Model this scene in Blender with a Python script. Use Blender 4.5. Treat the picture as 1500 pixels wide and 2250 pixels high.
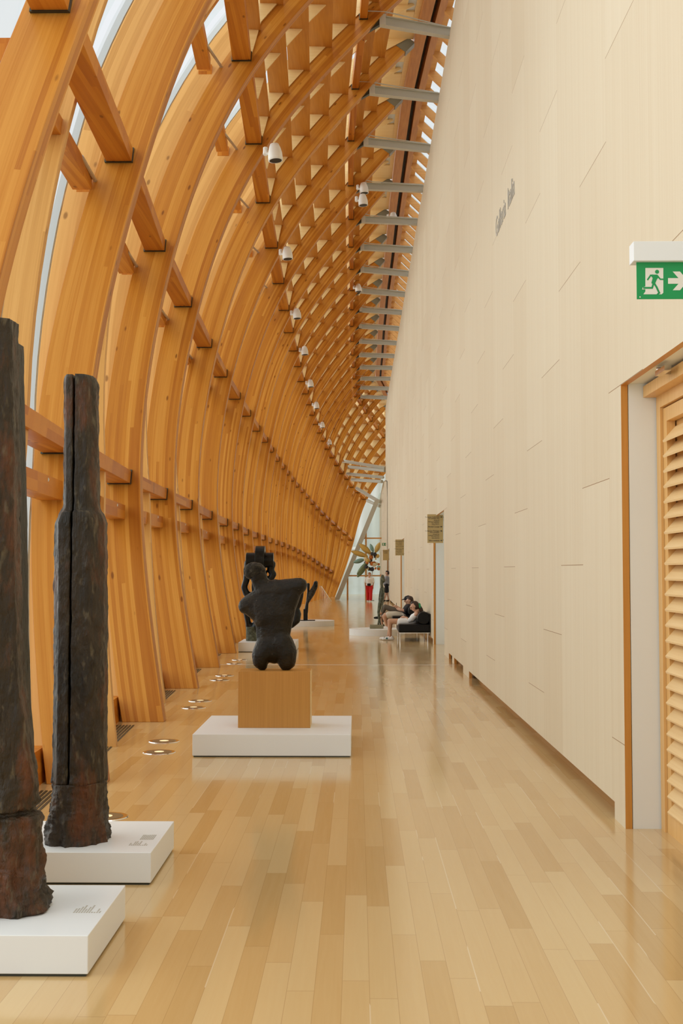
import bpy, bmesh, math, random
from mathutils import Vector, Matrix, noise
random.seed(4)
C = bpy.context.scene
for o in list(bpy.data.objects): bpy.data.objects.remove(o)

# ------------------------------------------------------------------ camera, world, light, exposure
F, CH = 2700.0, 1.7                              # focal length in pixels of the 1500 x 2250 frame, eye height
PITCH = math.atan(129.5 / F)
YAW = math.atan(35 / math.sqrt(F * F + 129.5 ** 2))
cd = bpy.data.cameras.new('camera'); cam = bpy.data.objects.new('camera', cd)
C.collection.objects.link(cam); C.camera = cam
cam.location = (0, 0, CH); cam.rotation_euler = (math.pi / 2 + PITCH, 0, YAW)
cd.sensor_fit = 'VERTICAL'; cd.sensor_height = 36; cd.lens = 36 * F / 2250
cd.clip_start = 0.05; cd.clip_end = 500
CR = Matrix.Rotation(YAW, 3, 'Z') @ Matrix.Rotation(math.pi / 2 + PITCH, 3, 'X')

w = bpy.data.worlds.new('sky'); C.world = w; w.use_nodes = True
bg = w.node_tree.nodes['Background']
bg.inputs[0].default_value = (0.94, 0.97, 1.0, 1); bg.inputs[1].default_value = .74
def area(name, loc, rot, sx, sy, power, col=(1, 1, 1)):
    l = bpy.data.lights.new(name, 'AREA'); l.shape = 'RECTANGLE'; l.size = sx; l.size_y = sy
    l.energy = power; l.color = col
    o = bpy.data.objects.new(name, l); o.location = loc; o.rotation_euler = rot; C.collection.objects.link(o); return o
# bright daylight through the glass facade (left) and through the roof glazing
area('daylight_facade', (-12, 38, 9), (0, math.radians(-78), 0), 16, 95, 5600, (.97, 1, .95))
area('daylight_roof', (2.5, 45, 24), (0, math.radians(4), 0), 10, 80, 3400, (.97, 1, .96))
C.view_settings.view_transform = 'Standard'; C.view_settings.look = 'None'
C.view_settings.gamma = 1; C.view_settings.use_curve_mapping = False
C.view_settings.exposure = 0.30

# ------------------------------------------------------------------ helpers
def at(px, py, Y):
    v = CR @ Vector((px - 750, 1125 - py, -F))
    return Vector((v.x / v.y * Y, Y, CH + v.z / v.y * Y))
def tag(o, label=None, cat=None, group=None, kind=None):
    if label: o['label'] = label
    if cat: o['category'] = cat
    if group: o['group'] = group
    if kind: o['kind'] = kind
    return o
def empty(name, loc, label=None, cat=None, group=None):
    o = bpy.data.objects.new(name, None); o.location = loc; o.empty_display_size = .2
    C.collection.objects.link(o); return tag(o, label, cat, group)
def worg(p):
    o = Vector((0, 0, 0))
    while p is not None: o = o + Vector(p.location); p = p.parent
    return o
class MB:
    def __init__(s): s.v = []; s.f = []; s.mi = []; s.uv = None
    def add(s, vs, fs, mi=0):
        b = len(s.v); s.v += [Vector(p) for p in vs]; s.f += [tuple(b + i for i in f) for f in fs]; s.mi += [mi] * len(fs); return s
    def hexa(s, a, b, mi=0):      # two quads (4 points each, same winding)
        return s.add(list(a) + list(b), [(3, 2, 1, 0), (4, 5, 6, 7), (0, 1, 5, 4), (1, 2, 6, 5), (2, 3, 7, 6), (3, 0, 4, 7)], mi)
    def box(s, x0, x1, y0, y1, z0, z1, mi=0):
        return s.hexa([(x0, y0, z0), (x1, y0, z0), (x1, y0, z1), (x0, y0, z1)], [(x0, y1, z0), (x1, y1, z0), (x1, y1, z1), (x0, y1, z1)], mi)
    def tube(s, pts, r, n=8, mi=0):
        pts = [Vector(p) for p in pts]; rs = r if isinstance(r, (list, tuple)) else [r] * len(pts)
        vs, fs = [], []
        for i, p in enumerate(pts):
            d = (pts[min(i + 1, len(pts) - 1)] - pts[max(i - 1, 0)]).normalized()
            a = d.cross(Vector((0, 0, 1)));
            if a.length < .05: a = d.cross(Vector((0, 1, 0)))
            a.normalize(); b = d.cross(a)
            for k in range(n):
                t = 2 * math.pi * k / n; vs.append(p + a * math.cos(t) * rs[i] + b * math.sin(t) * rs[i])
        for i in range(len(pts) - 1):
            for k in range(n): fs.append((i * n + k, i * n + (k + 1) % n, (i + 1) * n + (k + 1) % n, (i + 1) * n + k))
        fs.append(tuple(range(n - 1, -1, -1))); fs.append(tuple((len(pts) - 1) * n + k for k in range(n)))
        return s.add(vs, fs, mi)
    def disc(s, c, r, h, n=40, mi=0, r2=None):
        r2 = r if r2 is None else r2
        vs = [Vector((c[0] + math.cos(2 * math.pi * k / n) * r, c[1] + math.sin(2 * math.pi * k / n) * r, c[2])) for k in range(n)]
        vs += [Vector((c[0] + math.cos(2 * math.pi * k / n) * r2, c[1] + math.sin(2 * math.pi * k / n) * r2, c[2] + h)) for k in range(n)]
        fs = [(k, (k + 1) % n, n + (k + 1) % n, n + k) for k in range(n)] + [tuple(range(n - 1, -1, -1)), tuple(range(n, 2 * n))]
        return s.add(vs, fs, mi)
    def prism(s, poly, off, mi=0):  # polygon of 3D points pushed by vector off
        n = len(poly); poly = [Vector(p) for p in poly]; off = Vector(off)
        return s.add(poly + [p + off for p in poly], [tuple(range(n - 1, -1, -1)), tuple(range(n, 2 * n))] + [(k, (k + 1) % n, n + (k + 1) % n, n + k) for k in range(n)], mi)
    def build(s, name, mats, parent=None, smooth=False, bevel=0, org=None):
        org = worg(parent) if parent else (Vector(org) if org is not None else Vector((0, 0, 0)))
        me = bpy.data.meshes.new(name)
        me.from_pydata([v - org for v in s.v], [], s.f); 
        if not isinstance(mats, (list, tuple)): mats = [mats]
        for m in mats: me.materials.append(m)
        if len(mats) > 1:
            for p, i in zip(me.polygons, s.mi): p.material_index = i
        if smooth:
            for p in me.polygons: p.use_smooth = True
        bm = bmesh.new(); bm.from_mesh(me); bmesh.ops.recalc_face_normals(bm, faces=bm.faces); bm.to_mesh(me); bm.free()
        if s.uv:
            ul = me.uv_layers.new(name='UVMap')
            for l in me.loops: ul.data[l.index].uv = s.uv[l.vertex_index]
        o = bpy.data.objects.new(name, me); C.collection.objects.link(o)
        if parent: o.parent = parent
        else: o.location = org
        if bevel:
            b = o.modifiers.new('bevel', 'BEVEL'); b.width = bevel; b.segments = 2; b.limit_method = 'ANGLE'
        return o

def nat_spline(ks):
    x = [k[1] for k in ks]; y = [k[0] for k in ks]; n = len(x)
    h = [x[i + 1] - x[i] for i in range(n - 1)]
    al = [0] + [3 * ((y[i + 1] - y[i]) / h[i] - (y[i] - y[i - 1]) / h[i - 1]) for i in range(1, n - 1)]
    l = [1.0] * n; mu = [0.0] * n; zz = [0.0] * n; c = [0.0] * n; b = [0.0] * n; d = [0.0] * n
    for i in range(1, n - 1):
        l[i] = 2 * (x[i + 1] - x[i - 1]) - h[i - 1] * mu[i - 1]; mu[i] = h[i] / l[i]; zz[i] = (al[i] - h[i - 1] * zz[i - 1]) / l[i]
    for j in range(n - 2, -1, -1):
        c[j] = zz[j] - mu[j] * c[j + 1]; b[j] = (y[j + 1] - y[j]) / h[j] - h[j] * (c[j + 1] + 2 * c[j]) / 3; d[j] = (c[j + 1] - c[j]) / (3 * h[j])
    def f(t):
        j = 0
        while j < n - 2 and t > x[j + 1]: j += 1
        u = t - x[j]
        if t > x[-1]:
            u0 = x[-1] - x[j]; s = b[j] + 2 * c[j] * u0 + 3 * d[j] * u0 * u0; return y[-1] + s * (t - x[-1])
        return y[j] + b[j] * u + c[j] * u * u + d[j] * u ** 3
    return f

# ------------------------------------------------------------------ materials
def mat(name, col=(.8, .8, .8), rough=.5, metal=0.0, spec=None):
    m = bpy.data.materials.new(name); m.use_nodes = True; nt = m.node_tree; b = nt.nodes['Principled BSDF']
    b.inputs['Base Color'].default_value = (*col, 1); b.inputs['Roughness'].default_value = rough; b.inputs['Metallic'].default_value = metal
    if spec is not None: b.inputs['Specular IOR Level'].default_value = spec
    return m, nt, b
def N(nt, t, **k):
    n = nt.nodes.new(t)
    for a, v in k.items():
        if a.startswith('i_'): n.inputs[int(a[2:])].default_value = v
        else: setattr(n, a, v)
    return n
def math_(nt, op, a, b=None, c=None):
    n = nt.nodes.new('ShaderNodeMath'); n.operation = op
    for i, v in enumerate((a, b, c)):
        if v is None: continue
        if isinstance(v, (int, float)): n.inputs[i].default_value = v
        else: nt.links.new(v, n.inputs[i])
    return n.outputs[0]
def ramp(nt, fac, stops):
    r = nt.nodes.new('ShaderNodeValToRGB'); e = r.color_ramp.elements
    while len(e) < len(stops): e.new(.5)
    for el, (p, c) in zip(e, stops): el.position = p; el.color = (*c, 1)
    nt.links.new(fac, r.inputs[0]); return r.outputs[0]
def mixc(nt, fac, a, b, blend='MIX'):
    m = nt.nodes.new('ShaderNodeMix'); m.data_type = 'RGBA'; m.blend_type = blend
    for sock, v in ((m.inputs[0], fac), (m.inputs[6], a), (m.inputs[7], b)):
        if isinstance(v, (int, float)): sock.default_value = v
        elif isinstance(v, tuple): sock.default_value = (*v, 1)
        else: nt.links.new(v, sock)
    return m.outputs[2]

def glulam(name, c1, c2, c3, coord='UV', lam=.045, rough=.42):
    """laminated softwood: strips of different tone, long grain, knots. u along the grain, v across"""
    m, nt, b = mat(name, c2, rough, spec=.22)
    tc = N(nt, 'ShaderNodeTexCoord'); sp = N(nt, 'ShaderNodeSeparateXYZ')
    oi = N(nt, 'ShaderNodeObjectInfo')
    if coord == 'UV':
        nt.links.new(tc.outputs['UV'], sp.inputs[0]); u, v, wv = sp.outputs[0], sp.outputs[1], None
    else:
        nt.links.new(tc.outputs['Object'], sp.inputs[0]); u, v, wv = sp.outputs[1], sp.outputs[0], sp.outputs[2]
    rnd = math_(nt, 'MULTIPLY', oi.outputs['Random'], 37.0)
    vv = math_(nt, 'DIVIDE', v, lam)
    if wv is not None: vv = math_(nt, 'ADD', vv, math_(nt, 'MULTIPLY', math_(nt, 'FLOOR', math_(nt, 'DIVIDE', wv, .09)), 3.0))
    vf = math_(nt, 'FLOOR', vv)
    wn = N(nt, 'ShaderNodeTexWhiteNoise', noise_dimensions='2D'); cx = N(nt, 'ShaderNodeCombineXYZ')
    nt.links.new(vf, cx.inputs[0]); nt.links.new(rnd, cx.inputs[1]); nt.links.new(cx.outputs[0], wn.inputs['Vector'])
    us = math_(nt, 'FLOOR', math_(nt, 'DIVIDE', math_(nt, 'ADD', u, math_(nt, 'MULTIPLY', wn.outputs[0], 9.0)), 6.0))
    wn2 = N(nt, 'ShaderNodeTexWhiteNoise', noise_dimensions='3D'); c2n = N(nt, 'ShaderNodeCombineXYZ')
    nt.links.new(vf, c2n.inputs[0]); nt.links.new(rnd, c2n.inputs[1]); nt.links.new(us, c2n.inputs[2]); nt.links.new(c2n.outputs[0], wn2.inputs['Vector'])
    gv = N(nt, 'ShaderNodeCombineXYZ')
    nt.links.new(math_(nt, 'MULTIPLY', u, 1.1), gv.inputs[0]); nt.links.new(math_(nt, 'MULTIPLY', v, 60.0), gv.inputs[1])
    nt.links.new(math_(nt, 'ADD', rnd, math_(nt, 'MULTIPLY', wn2.outputs[0], 20.0)), gv.inputs[2])
    gn = N(nt, 'ShaderNodeTexNoise'); gn.inputs['Scale'].default_value = 1; gn.inputs['Detail'].default_value = 4; gn.inputs['Distortion'].default_value = .6
    nt.links.new(gv.outputs[0], gn.inputs['Vector'])
    tone = math_(nt, 'ADD', math_(nt, 'MULTIPLY', wn2.outputs[0], .5), math_(nt, 'MULTIPLY', gn.outputs[0], .5))
    col = ramp(nt, tone, [(.08, c1), (.5, c2), (.92, c3)])
    kv = N(nt, 'ShaderNodeCombineXYZ'); nt.links.new(math_(nt, 'MULTIPLY', u, 2.8), kv.inputs[0]); nt.links.new(math_(nt, 'MULTIPLY', v, 7.0), kv.inputs[1]); nt.links.new(rnd, kv.inputs[2])
    vo = N(nt, 'ShaderNodeTexVoronoi'); vo.inputs['Scale'].default_value = 1.0; nt.links.new(kv.outputs[0], vo.inputs['Vector'])
    kn = N(nt, 'ShaderNodeMapRange'); kn.inputs[1].default_value = .08; kn.inputs[2].default_value = .15; kn.inputs[3].default_value = .75; kn.inputs[4].default_value = 0
    nt.links.new(vo.outputs['Distance'], kn.inputs[0])
    kc = N(nt, 'ShaderNodeSeparateXYZ'); nt.links.new(vo.outputs['Color'], kc.inputs[0])
    col = mixc(nt, math_(nt, 'MULTIPLY', kn.outputs[0], math_(nt, 'GREATER_THAN', kc.outputs[0], .5)), col, (c1[0] * .45, c1[1] * .4, c1[2] * .4))
    nt.links.new(col, b.inputs['Base Color'])
    return m
def plain_wood(name, c1, c2, axis='Y', rough=.45, fine=70, spec=None):
    m, nt, b = mat(name, c1, rough, spec=spec)
    tc = N(nt, 'ShaderNodeTexCoord'); mp = N(nt, 'ShaderNodeMapping')
    mp.inputs['Scale'].default_value = {'Y': (fine, 1.5, fine), 'Z': (fine, fine, 1.5), 'X': (1.5, fine, fine)}[axis]
    nt.links.new(tc.outputs['Object'], mp.inputs[0])
    n = N(nt, 'ShaderNodeTexNoise'); n.inputs['Scale'].default_value = 1; n.inputs['Detail'].default_value = 3
    nt.links.new(mp.outputs[0], n.inputs['Vector'])
    nt.links.new(ramp(nt, n.outputs[0], [(.3, c1), (.7, c2)]), b.inputs['Base Color']); return m

A1, A2, A3 = (.36, .105, .010), (.53, .205, .024), (.68, .32, .058)
M_rib = glulam('rib_glulam', A1, A2, A3, 'UV')
M_pur = glulam('purlin_glulam', (.36, .095, .008), (.51, .17, .015), (.64, .26, .03), 'OBJ', lam=.05)
M_post = glulam('post_timber', (.52, .25, .06), (.66, .35, .10), (.78, .45, .15), 'UV', lam=.06)
M_louver = plain_wood('louver_plywood', (.44, .16, .018), (.52, .21, .03), 'Y', .4, 40)  # deeper than the cross boards: underside shade put into the plywood colour
M_cross = plain_wood('cross_board_ply', (.74, .49, .20), (.80, .57, .26), 'X', .5, 40)  # paler plywood: light on the boards' front faces put into the colour
M_spine = plain_wood('ridge_timber', (.42, .15, .03), (.54, .22, .05), 'Y', .4, 20)
M_raft = plain_wood('rafter_timber', (.62, .30, .08), (.74, .38, .12), 'X', .4, 20)
M_ply = plain_wood('orange_ply', (.55, .235, .035), (.62, .28, .05), 'Z', .45, 60)
M_pedestal = plain_wood('pedestal_oak', (.48, .215, .036), (.55, .26, .05), 'Z', .4, 130)
M_doorwood = plain_wood('door_wood', (.70, .40, .13), (.78, .48, .18), 'Z', .4, 60)
M_slat = plain_wood('slat_wood', (.80, .53, .23), (.86, .61, .30), 'Y', .4, 60)
M_steel = mat('grey_painted_steel', (.52, .51, .43), .45, 0)[0]
M_dark = mat('dark_bracket', (.06, .065, .05), .4, .6)[0]
M_shoe = mat('steel_shoe', (.26, .28, .24), .35, .5)[0]
M_alu = mat('aluminium', (.56, .58, .56), .3, .6)[0]
M_black = mat('black', (.008, .008, .008), .5)[0]
M_white = mat('white_paint', (.80, .82, .82), .5)[0]
M_plinth = mat('plinth_paint', (.82, .85, .86), .4)[0]
M_dry = mat('white_plaster', (.82, .84, .80), .7)[0]
M_chrome = mat('chrome', (.75, .74, .70), .15, 1.0)[0]
M_lamp = mat('spot_white', (.85, .85, .80), .35)[0]
M_leather = mat('black_leather', (.004, .004, .004), .4, 0, .25)[0]
M_sign = mat('tan_sign', (.50, .37, .15), .4)[0]
M_text = mat('dark_print', (.03, .03, .03), .6)[0]
M_greytext = mat('grey_print', (.47, .44, .38), .6)[0]
M_green = mat('exit_green', (.0, .30, .08), .4)[0]
M_exitw = mat('exit_white', (.80, .78, .70), .5)[0]
def emis(name, col, s):
    m, nt, b = mat(name, col, .4); b.inputs['Emission Color'].default_value = (*col, 1); b.inputs['Emission Strength'].default_value = s; return m
M_frost = mat('frosted_pane', (.62, .64, .60), .4)[0]
M_glow = emis('lamp_glow', (1, .72, .42), .55)
def glass(name, tint, a):
    m = bpy.data.materials.new(name); m.use_nodes = True; nt = m.node_tree; nt.nodes.clear()
    out = N(nt, 'ShaderNodeOutputMaterial'); mx = N(nt, 'ShaderNodeMixShader'); tr = N(nt, 'ShaderNodeBsdfTransparent'); gl = N(nt, 'ShaderNodeBsdfGlossy')
    tr.inputs[0].default_value = (*tint, 1); gl.inputs['Roughness'].default_value = .03; mx.inputs[0].default_value = a
    nt.links.new(tr.outputs[0], mx.inputs[1]); nt.links.new(gl.outputs[0], mx.inputs[2]); nt.links.new(mx.outputs[0], out.inputs[0]); return m
M_glass = glass('clear_glass', (.93, .96, .95), .06)

# white washed maple panelling of the right wall: 1.04 m columns, joints every fourth 0.605 m, stepping down one per column
def wall_mat():
    m, nt, b = mat('maple_panel', (.78, .66, .46), .5, spec=.25)
    g = N(nt, 'ShaderNodeNewGeometry'); sp = N(nt, 'ShaderNodeSeparateXYZ'); nt.links.new(g.outputs['Position'], sp.inputs[0]); Y, Z = sp.outputs[1], sp.outputs[2]
    cu = math_(nt, 'DIVIDE', math_(nt, 'SUBTRACT', Y, 8.62), 1.04); c = math_(nt, 'FLOOR', cu)
    u = math_(nt, 'DIVIDE', math_(nt, 'ADD', math_(nt, 'DIVIDE', math_(nt, 'SUBTRACT', Z, .548), .60), c), 4.0)
    # column 0 carries joints at levels 3 and 7
    u = math_(nt, 'ADD', u, .25)
    hd = math_(nt, 'MULTIPLY', math_(nt, 'ABSOLUTE', math_(nt, 'SUBTRACT', u, math_(nt, 'ROUND', u))), 4 * .60)
    hl = math_(nt, 'LESS_THAN', hd, .0026)
    vd = math_(nt, 'MULTIPLY', math_(nt, 'ABSOLUTE', math_(nt, 'SUBTRACT', cu, math_(nt, 'ROUND', cu))), 1.04)
    vl = math_(nt, 'MULTIPLY', math_(nt, 'LESS_THAN', vd, .0025), .35)
    wn = N(nt, 'ShaderNodeTexWhiteNoise', noise_dimensions='2D'); cx = N(nt, 'ShaderNodeCombineXYZ')
    nt.links.new(c, cx.inputs[0]); nt.links.new(math_(nt, 'FLOOR', u), cx.inputs[1]); nt.links.new(cx.outputs[0], wn.inputs['Vector'])
    mp = N(nt, 'ShaderNodeMapping'); mp.inputs['Scale'].default_value = (1, 55, .35); nt.links.new(g.outputs['Position'], mp.inputs[0])
    n = N(nt, 'ShaderNodeTexNoise'); n.inputs['Scale'].default_value = 1; n.inputs['Detail'].default_value = 3; nt.links.new(mp.outputs[0], n.inputs['Vector'])
    mp2 = N(nt, 'ShaderNodeMapping'); mp2.inputs['Scale'].default_value = (1, 9, .2); nt.links.new(g.outputs['Position'], mp2.inputs[0])
    n2 = N(nt, 'ShaderNodeTexNoise'); n2.inputs['Scale'].default_value = 1; nt.links.new(mp2.outputs[0], n2.inputs['Vector'])
    t = math_(nt, 'ADD', math_(nt, 'ADD', math_(nt, 'MULTIPLY', wn.outputs[0], .25), math_(nt, 'MULTIPLY', n.outputs[0], .45)), math_(nt, 'MULTIPLY', n2.outputs[0], .3))
    col = ramp(nt, t, [(.2, (.65, .54, .375)), (.5, (.70, .602, .44)), (.8, (.745, .66, .50))])
    col = mixc(nt, hl, col, (.30, .17, .07)); col = mixc(nt, vl, col, (.45, .30, .15))
    nt.links.new(col, b.inputs['Base Color']); return m
M_wall = wall_mat()

def floor_mat():
    m, nt, b = mat('maple_floor', (.6, .4, .2), .2, spec=.5)
    g = N(nt, 'ShaderNodeNewGeometry'); sp = N(nt, 'ShaderNodeSeparateXYZ'); nt.links.new(g.outputs['Position'], sp.inputs[0]); X, Y = sp.outputs[0], sp.outputs[1]
    PW = .112
    cu = math_(nt, 'DIVIDE', math_(nt, 'ADD', X, 20.0), PW); c = math_(nt, 'FLOOR', cu)
    wn = N(nt, 'ShaderNodeTexWhiteNoise', noise_dimensions='1D'); nt.links.new(c, wn.inputs['W'])
    yu = math_(nt, 'ADD', math_(nt, 'DIVIDE', Y, 1.35), math_(nt, 'MULTIPLY', wn.outputs[0], 7.3)); r = math_(nt, 'FLOOR', yu)
    wn2 = N(nt, 'ShaderNodeTexWhiteNoise', noise_dimensions='2D'); cx = N(nt, 'ShaderNodeCombineXYZ'); nt.links.new(c, cx.inputs[0]); nt.links.new(r, cx.inputs[1]); nt.links.new(cx.outputs[0], wn2.inputs['Vector'])
    mp = N(nt, 'ShaderNodeMapping'); mp.inputs['Scale'].default_value = (45, 1.6, 1); nt.links.new(g.outputs['Position'], mp.inputs[0])
    va = N(nt, 'ShaderNodeVectorMath'); va.operation = 'ADD'; nt.links.new(mp.outputs[0], va.inputs[0]); sc = N(nt, 'ShaderNodeVectorMath'); sc.operation = 'SCALE'; sc.inputs['Scale'].default_value = 30
    nt.links.new(wn2.outputs['Color'], sc.inputs[0]); nt.links.new(sc.outputs[0], va.inputs[1])
    n = N(nt, 'ShaderNodeTexNoise'); n.inputs['Scale'].default_value = 1; n.inputs['Detail'].default_value = 4; n.inputs['Distortion'].default_value = .8; nt.links.new(va.outputs[0], n.inputs['Vector'])
    t = math_(nt, 'ADD', math_(nt, 'MULTIPLY', math_(nt, 'POWER', wn2.outputs[0], 1.4), .72), math_(nt, 'MULTIPLY', n.outputs[0], .28))
    col = ramp(nt, t, [(.1, (.66, .475, .235)), (.5, (.62, .42, .19)), (.95, (.53, .33, .125))])
    xd = math_(nt, 'MULTIPLY', math_(nt, 'ABSOLUTE', math_(nt, 'SUBTRACT', cu, math_(nt, 'ROUND', cu))), PW)
    yd = math_(nt, 'MULTIPLY', math_(nt, 'ABSOLUTE', math_(nt, 'SUBTRACT', yu, math_(nt, 'ROUND', yu))), 1.35)
    ln = math_(nt, 'MAXIMUM', math_(nt, 'MULTIPLY', math_(nt, 'LESS_THAN', xd, .0012), .4), math_(nt, 'MULTIPLY', math_(nt, 'LESS_THAN', yd, .002), .45))
    col = mixc(nt, ln, col, (.30, .15, .05))
    # a few worn pale seams
    wn3 = N(nt, 'ShaderNodeTexNoise'); wn3.inputs['Scale'].default_value = 1; mp3 = N(nt, 'ShaderNodeMapping'); mp3.inputs['Scale'].default_value = (7, .6, 1); nt.links.new(g.outputs['Position'], mp3.inputs[0]); nt.links.new(mp3.outputs[0], wn3.inputs['Vector'])
    col = mixc(nt, math_(nt, 'MULTIPLY', math_(nt, 'MULTIPLY', math_(nt, 'LESS_THAN', xd, .0025), math_(nt, 'GREATER_THAN', wn3.outputs[0], .60)), .6), col, (.80, .66, .45))
    nt.links.new(col, b.inputs['Base Color'])
    mpr = N(nt, 'ShaderNodeMapping'); mpr.inputs['Scale'].default_value = (3, 1.2, 1); nt.links.new(g.outputs['Position'], mpr.inputs[0])
    nr = N(nt, 'ShaderNodeTexNoise'); nr.inputs['Scale'].default_value = 1; nt.links.new(mpr.outputs[0], nr.inputs['Vector'])
    mr = N(nt, 'ShaderNodeMapRange'); mr.inputs[3].default_value = .09; mr.inputs[4].default_value = .17; nt.links.new(nr.outputs[0], mr.inputs[0]); nt.links.new(mr.outputs[0], b.inputs['Roughness'])
    return m
M_floor = floor_mat()

def bronze(name, c1, c2, c3, scale=6, rough=.45, bump=.6, metal=.35, stretch=.35):
    m, nt, b = mat(name, c1, rough, metal)
    tc = N(nt, 'ShaderNodeTexCoord'); mp = N(nt, 'ShaderNodeMapping'); mp.inputs['Scale'].default_value = (1, 1, stretch); nt.links.new(tc.outputs['Object'], mp.inputs[0])
    n = N(nt, 'ShaderNodeTexNoise'); n.inputs['Scale'].default_value = scale; n.inputs['Detail'].default_value = 8; n.inputs['Roughness'].default_value = .65; nt.links.new(mp.outputs[0], n.inputs['Vector'])
    n2 = N(nt, 'ShaderNodeTexNoise'); n2.inputs['Scale'].default_value = scale * 7; n2.inputs['Detail'].default_value = 6; nt.links.new(mp.outputs[0], n2.inputs['Vector'])
    col = ramp(nt, n.outputs[0], [(.34, c1), (.52, c2), (.68, c3)])
    b.inputs['Specular IOR Level'].default_value = .35
    if name in ('rusty_bronze', 'dark_bronze_torso'):      # pale flecks on the torso, painted olive highlights on the columns
        n3 = N(nt, 'ShaderNodeTexNoise'); n3.inputs['Scale'].default_value = 26 if name == 'rusty_bronze' else 60; n3.inputs['Detail'].default_value = 5; nt.links.new(mp.outputs[0], n3.inputs['Vector'])
        k3 = N(nt, 'ShaderNodeMapRange'); k3.inputs[1].default_value = .58 if name == 'rusty_bronze' else .70; k3.inputs[2].default_value = .72 if name == 'rusty_bronze' else .74; nt.links.new(n3.outputs[0], k3.inputs[0])
        col = mixc(nt, math_(nt, 'MULTIPLY', k3.outputs[0], .7), col, (.15, .12, .07))
    nt.links.new(col, b.inputs['Base Color'])
    bp = N(nt, 'ShaderNodeBump'); bp.inputs['Strength'].default_value = bump; bp.inputs['Distance'].default_value = .03; nt.links.new(n2.outputs[0], bp.inputs['Height']); nt.links.new(bp.outputs[0], b.inputs['Normal'])
    return m
M_bronze = bronze('rusty_bronze', (.011, .009, .005), (.035, .023, .011), (.15, .045, .010), 4, .42, 1.0, .0)
M_stone = bronze('dark_bronze_torso', (.006, .004, .0015), (.011, .0075, .003), (.028, .02, .009), 6, .38, .35, .15, 1)
M_hair = bronze('rough_bronze', (.02, .017, .012), (.06, .05, .035), (.16, .14, .10), 30, .4, 1.0, .5, 1)
M_blackb = bronze('black_bronze', (.004, .005, .004), (.007, .008, .007), (.016, .02, .017), 8, .28, .2, .2, 1)
M_verd = bronze('green_bronze', (.05, .055, .03), (.12, .13, .085), (.24, .25, .17), 14, .45, .8, .3, 1)

# ------------------------------------------------------------------ room shell: floor, right wall, end wall
XW = 1.767
fl = MB(); fl.box(-4.2, 2.6, -4, 90, -.12, 0); f_ = fl.build('floor', M_floor); tag(f_, kind='structure')
s = MB(); s.box(-3.2, 1.76, 22.36, 22.39, 0, .0015); tag(s.build('trim_1', M_white), kind='structure')   # pale expansion strip

HD = 2.945
def panel_box(mb, y0, y1, z0, z1): mb.box(XW, XW + .045, y0, y1, z0, z1)
wall = MB()
opens = [(5.2, 8.22), (25.1, 28.6), (46.5, 50.4), (68.2, 72.3)]
ys = [-3.5] + [v for o in opens for v in o] + [77.0]
for i in range(0, len(ys), 2):                   # solid stretches, lifted off the floor except at the ends
    y0, y1 = ys[i], ys[i + 1]
    panel_box(wall, y0, y1, .115, HD)
    panel_box(wall, y0, min(y0 + .34, y1), 0, .115); panel_box(wall, max(y1 - 1.2, y0), y1, 0, .115)
    if y0 == 8.22:
        panel_box(wall, 19.6, 20.7, 0, .115); panel_box(wall, 22.6, 23.1, 0, .115)
for o in opens: panel_box(wall, o[0], o[1], HD, 3.53)
wall.box(XW, XW + .045, -3.5, 77, 3.53, 11.95); 
for i in range(0, len(ys), 2): panel_box(wall, ys[i], ys[i + 1], HD, 3.53)
wo = wall.build('wall_right', [M_wall, M_ply])
for p in wo.data.polygons: p.material_index = 0 if abs(p.normal.x) > .5 else 1
tag(wo, kind='structure')
bk = MB()                                        # plastered wall behind the panelling, open at the doors
for i in range(0, len(ys), 2): bk.box(XW + .05, 2.35, ys[i] + (.003 if i else 0), ys[i + 1] - .003, .12, HD + .01)
for i in range(0, len(ys), 2): bk.box(1.95, 2.35, ys[i] + .003, ys[i + 1] - .003, 0, .12)
for i in range(0, len(ys), 2):
    if i: bk.box(XW + .05, 1.95, ys[i] + .003, ys[i] + .3, 0, .12)
    if i < len(ys) - 2: bk.box(XW + .05, 1.95, ys[i + 1] - .3, ys[i + 1] - .003, 0, .12)
bk.box(XW + .05, 2.35, -3.5, 77, HD + .01, 11.9)
for o in opens[1:]: bk.box(2.3, 2.35, o[0], o[1], 0, HD)
tag(bk.build('wall_back', M_dry), kind='structure')
kb = MB()
for i in range(0, len(ys), 2): kb.box(1.93, 1.95, ys[i] + .31, ys[i + 1] - .31, 0, .12)
tag(kb.build('baseboard_right', M_ply), kind='structure')
# lower wall block at the far end
eb = MB(); eb.prism([(XW, 72.3, 0), (1.40, 77.2, 0), (1.40, 77.2, 6.2), (1.62, 77.2, 7.3), (XW, 77.2, 7.4), (XW, 72.3, 7.0)], (.05, .01, 0))
tag(eb.build('wall_end', M_wall), kind='structure')
# letters on the wall
def text(name, s_, size, M, m, parent=None, ext=.002, align='LEFT', org=None):
    cu = bpy.data.curves.new(name, 'FONT'); cu.body = s_; cu.size = size; cu.extrude = ext; cu.align_x = align
    o = bpy.data.objects.new(name, cu); C.collection.objects.link(o)
    bpy.context.view_layer.update()
    me = bpy.data.meshes.new_from_object(o.evaluated_get(bpy.context.evaluated_depsgraph_get())); bpy.data.objects.remove(o)
    me.name = name; o = bpy.data.objects.new(name, me); me.materials.clear(); me.materials.append(m); C.collection.objects.link(o)
    if parent: me.transform(Matrix.Translation(-worg(parent)) @ M); o.parent = parent
    else: o.matrix_world = M
    return o
RW = Matrix(((0, 0, -1, 0), (-1, 0, 0, 0), (0, 1, 0, 0), (0, 0, 0, 1)))       # text lying on the right wall, read facing +X
t = empty('wall_lettering', (XW - .004, 14.6, 5.93), 'grey letters reading Galleria Italia high on the pale panelled wall', 'lettering')
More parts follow.
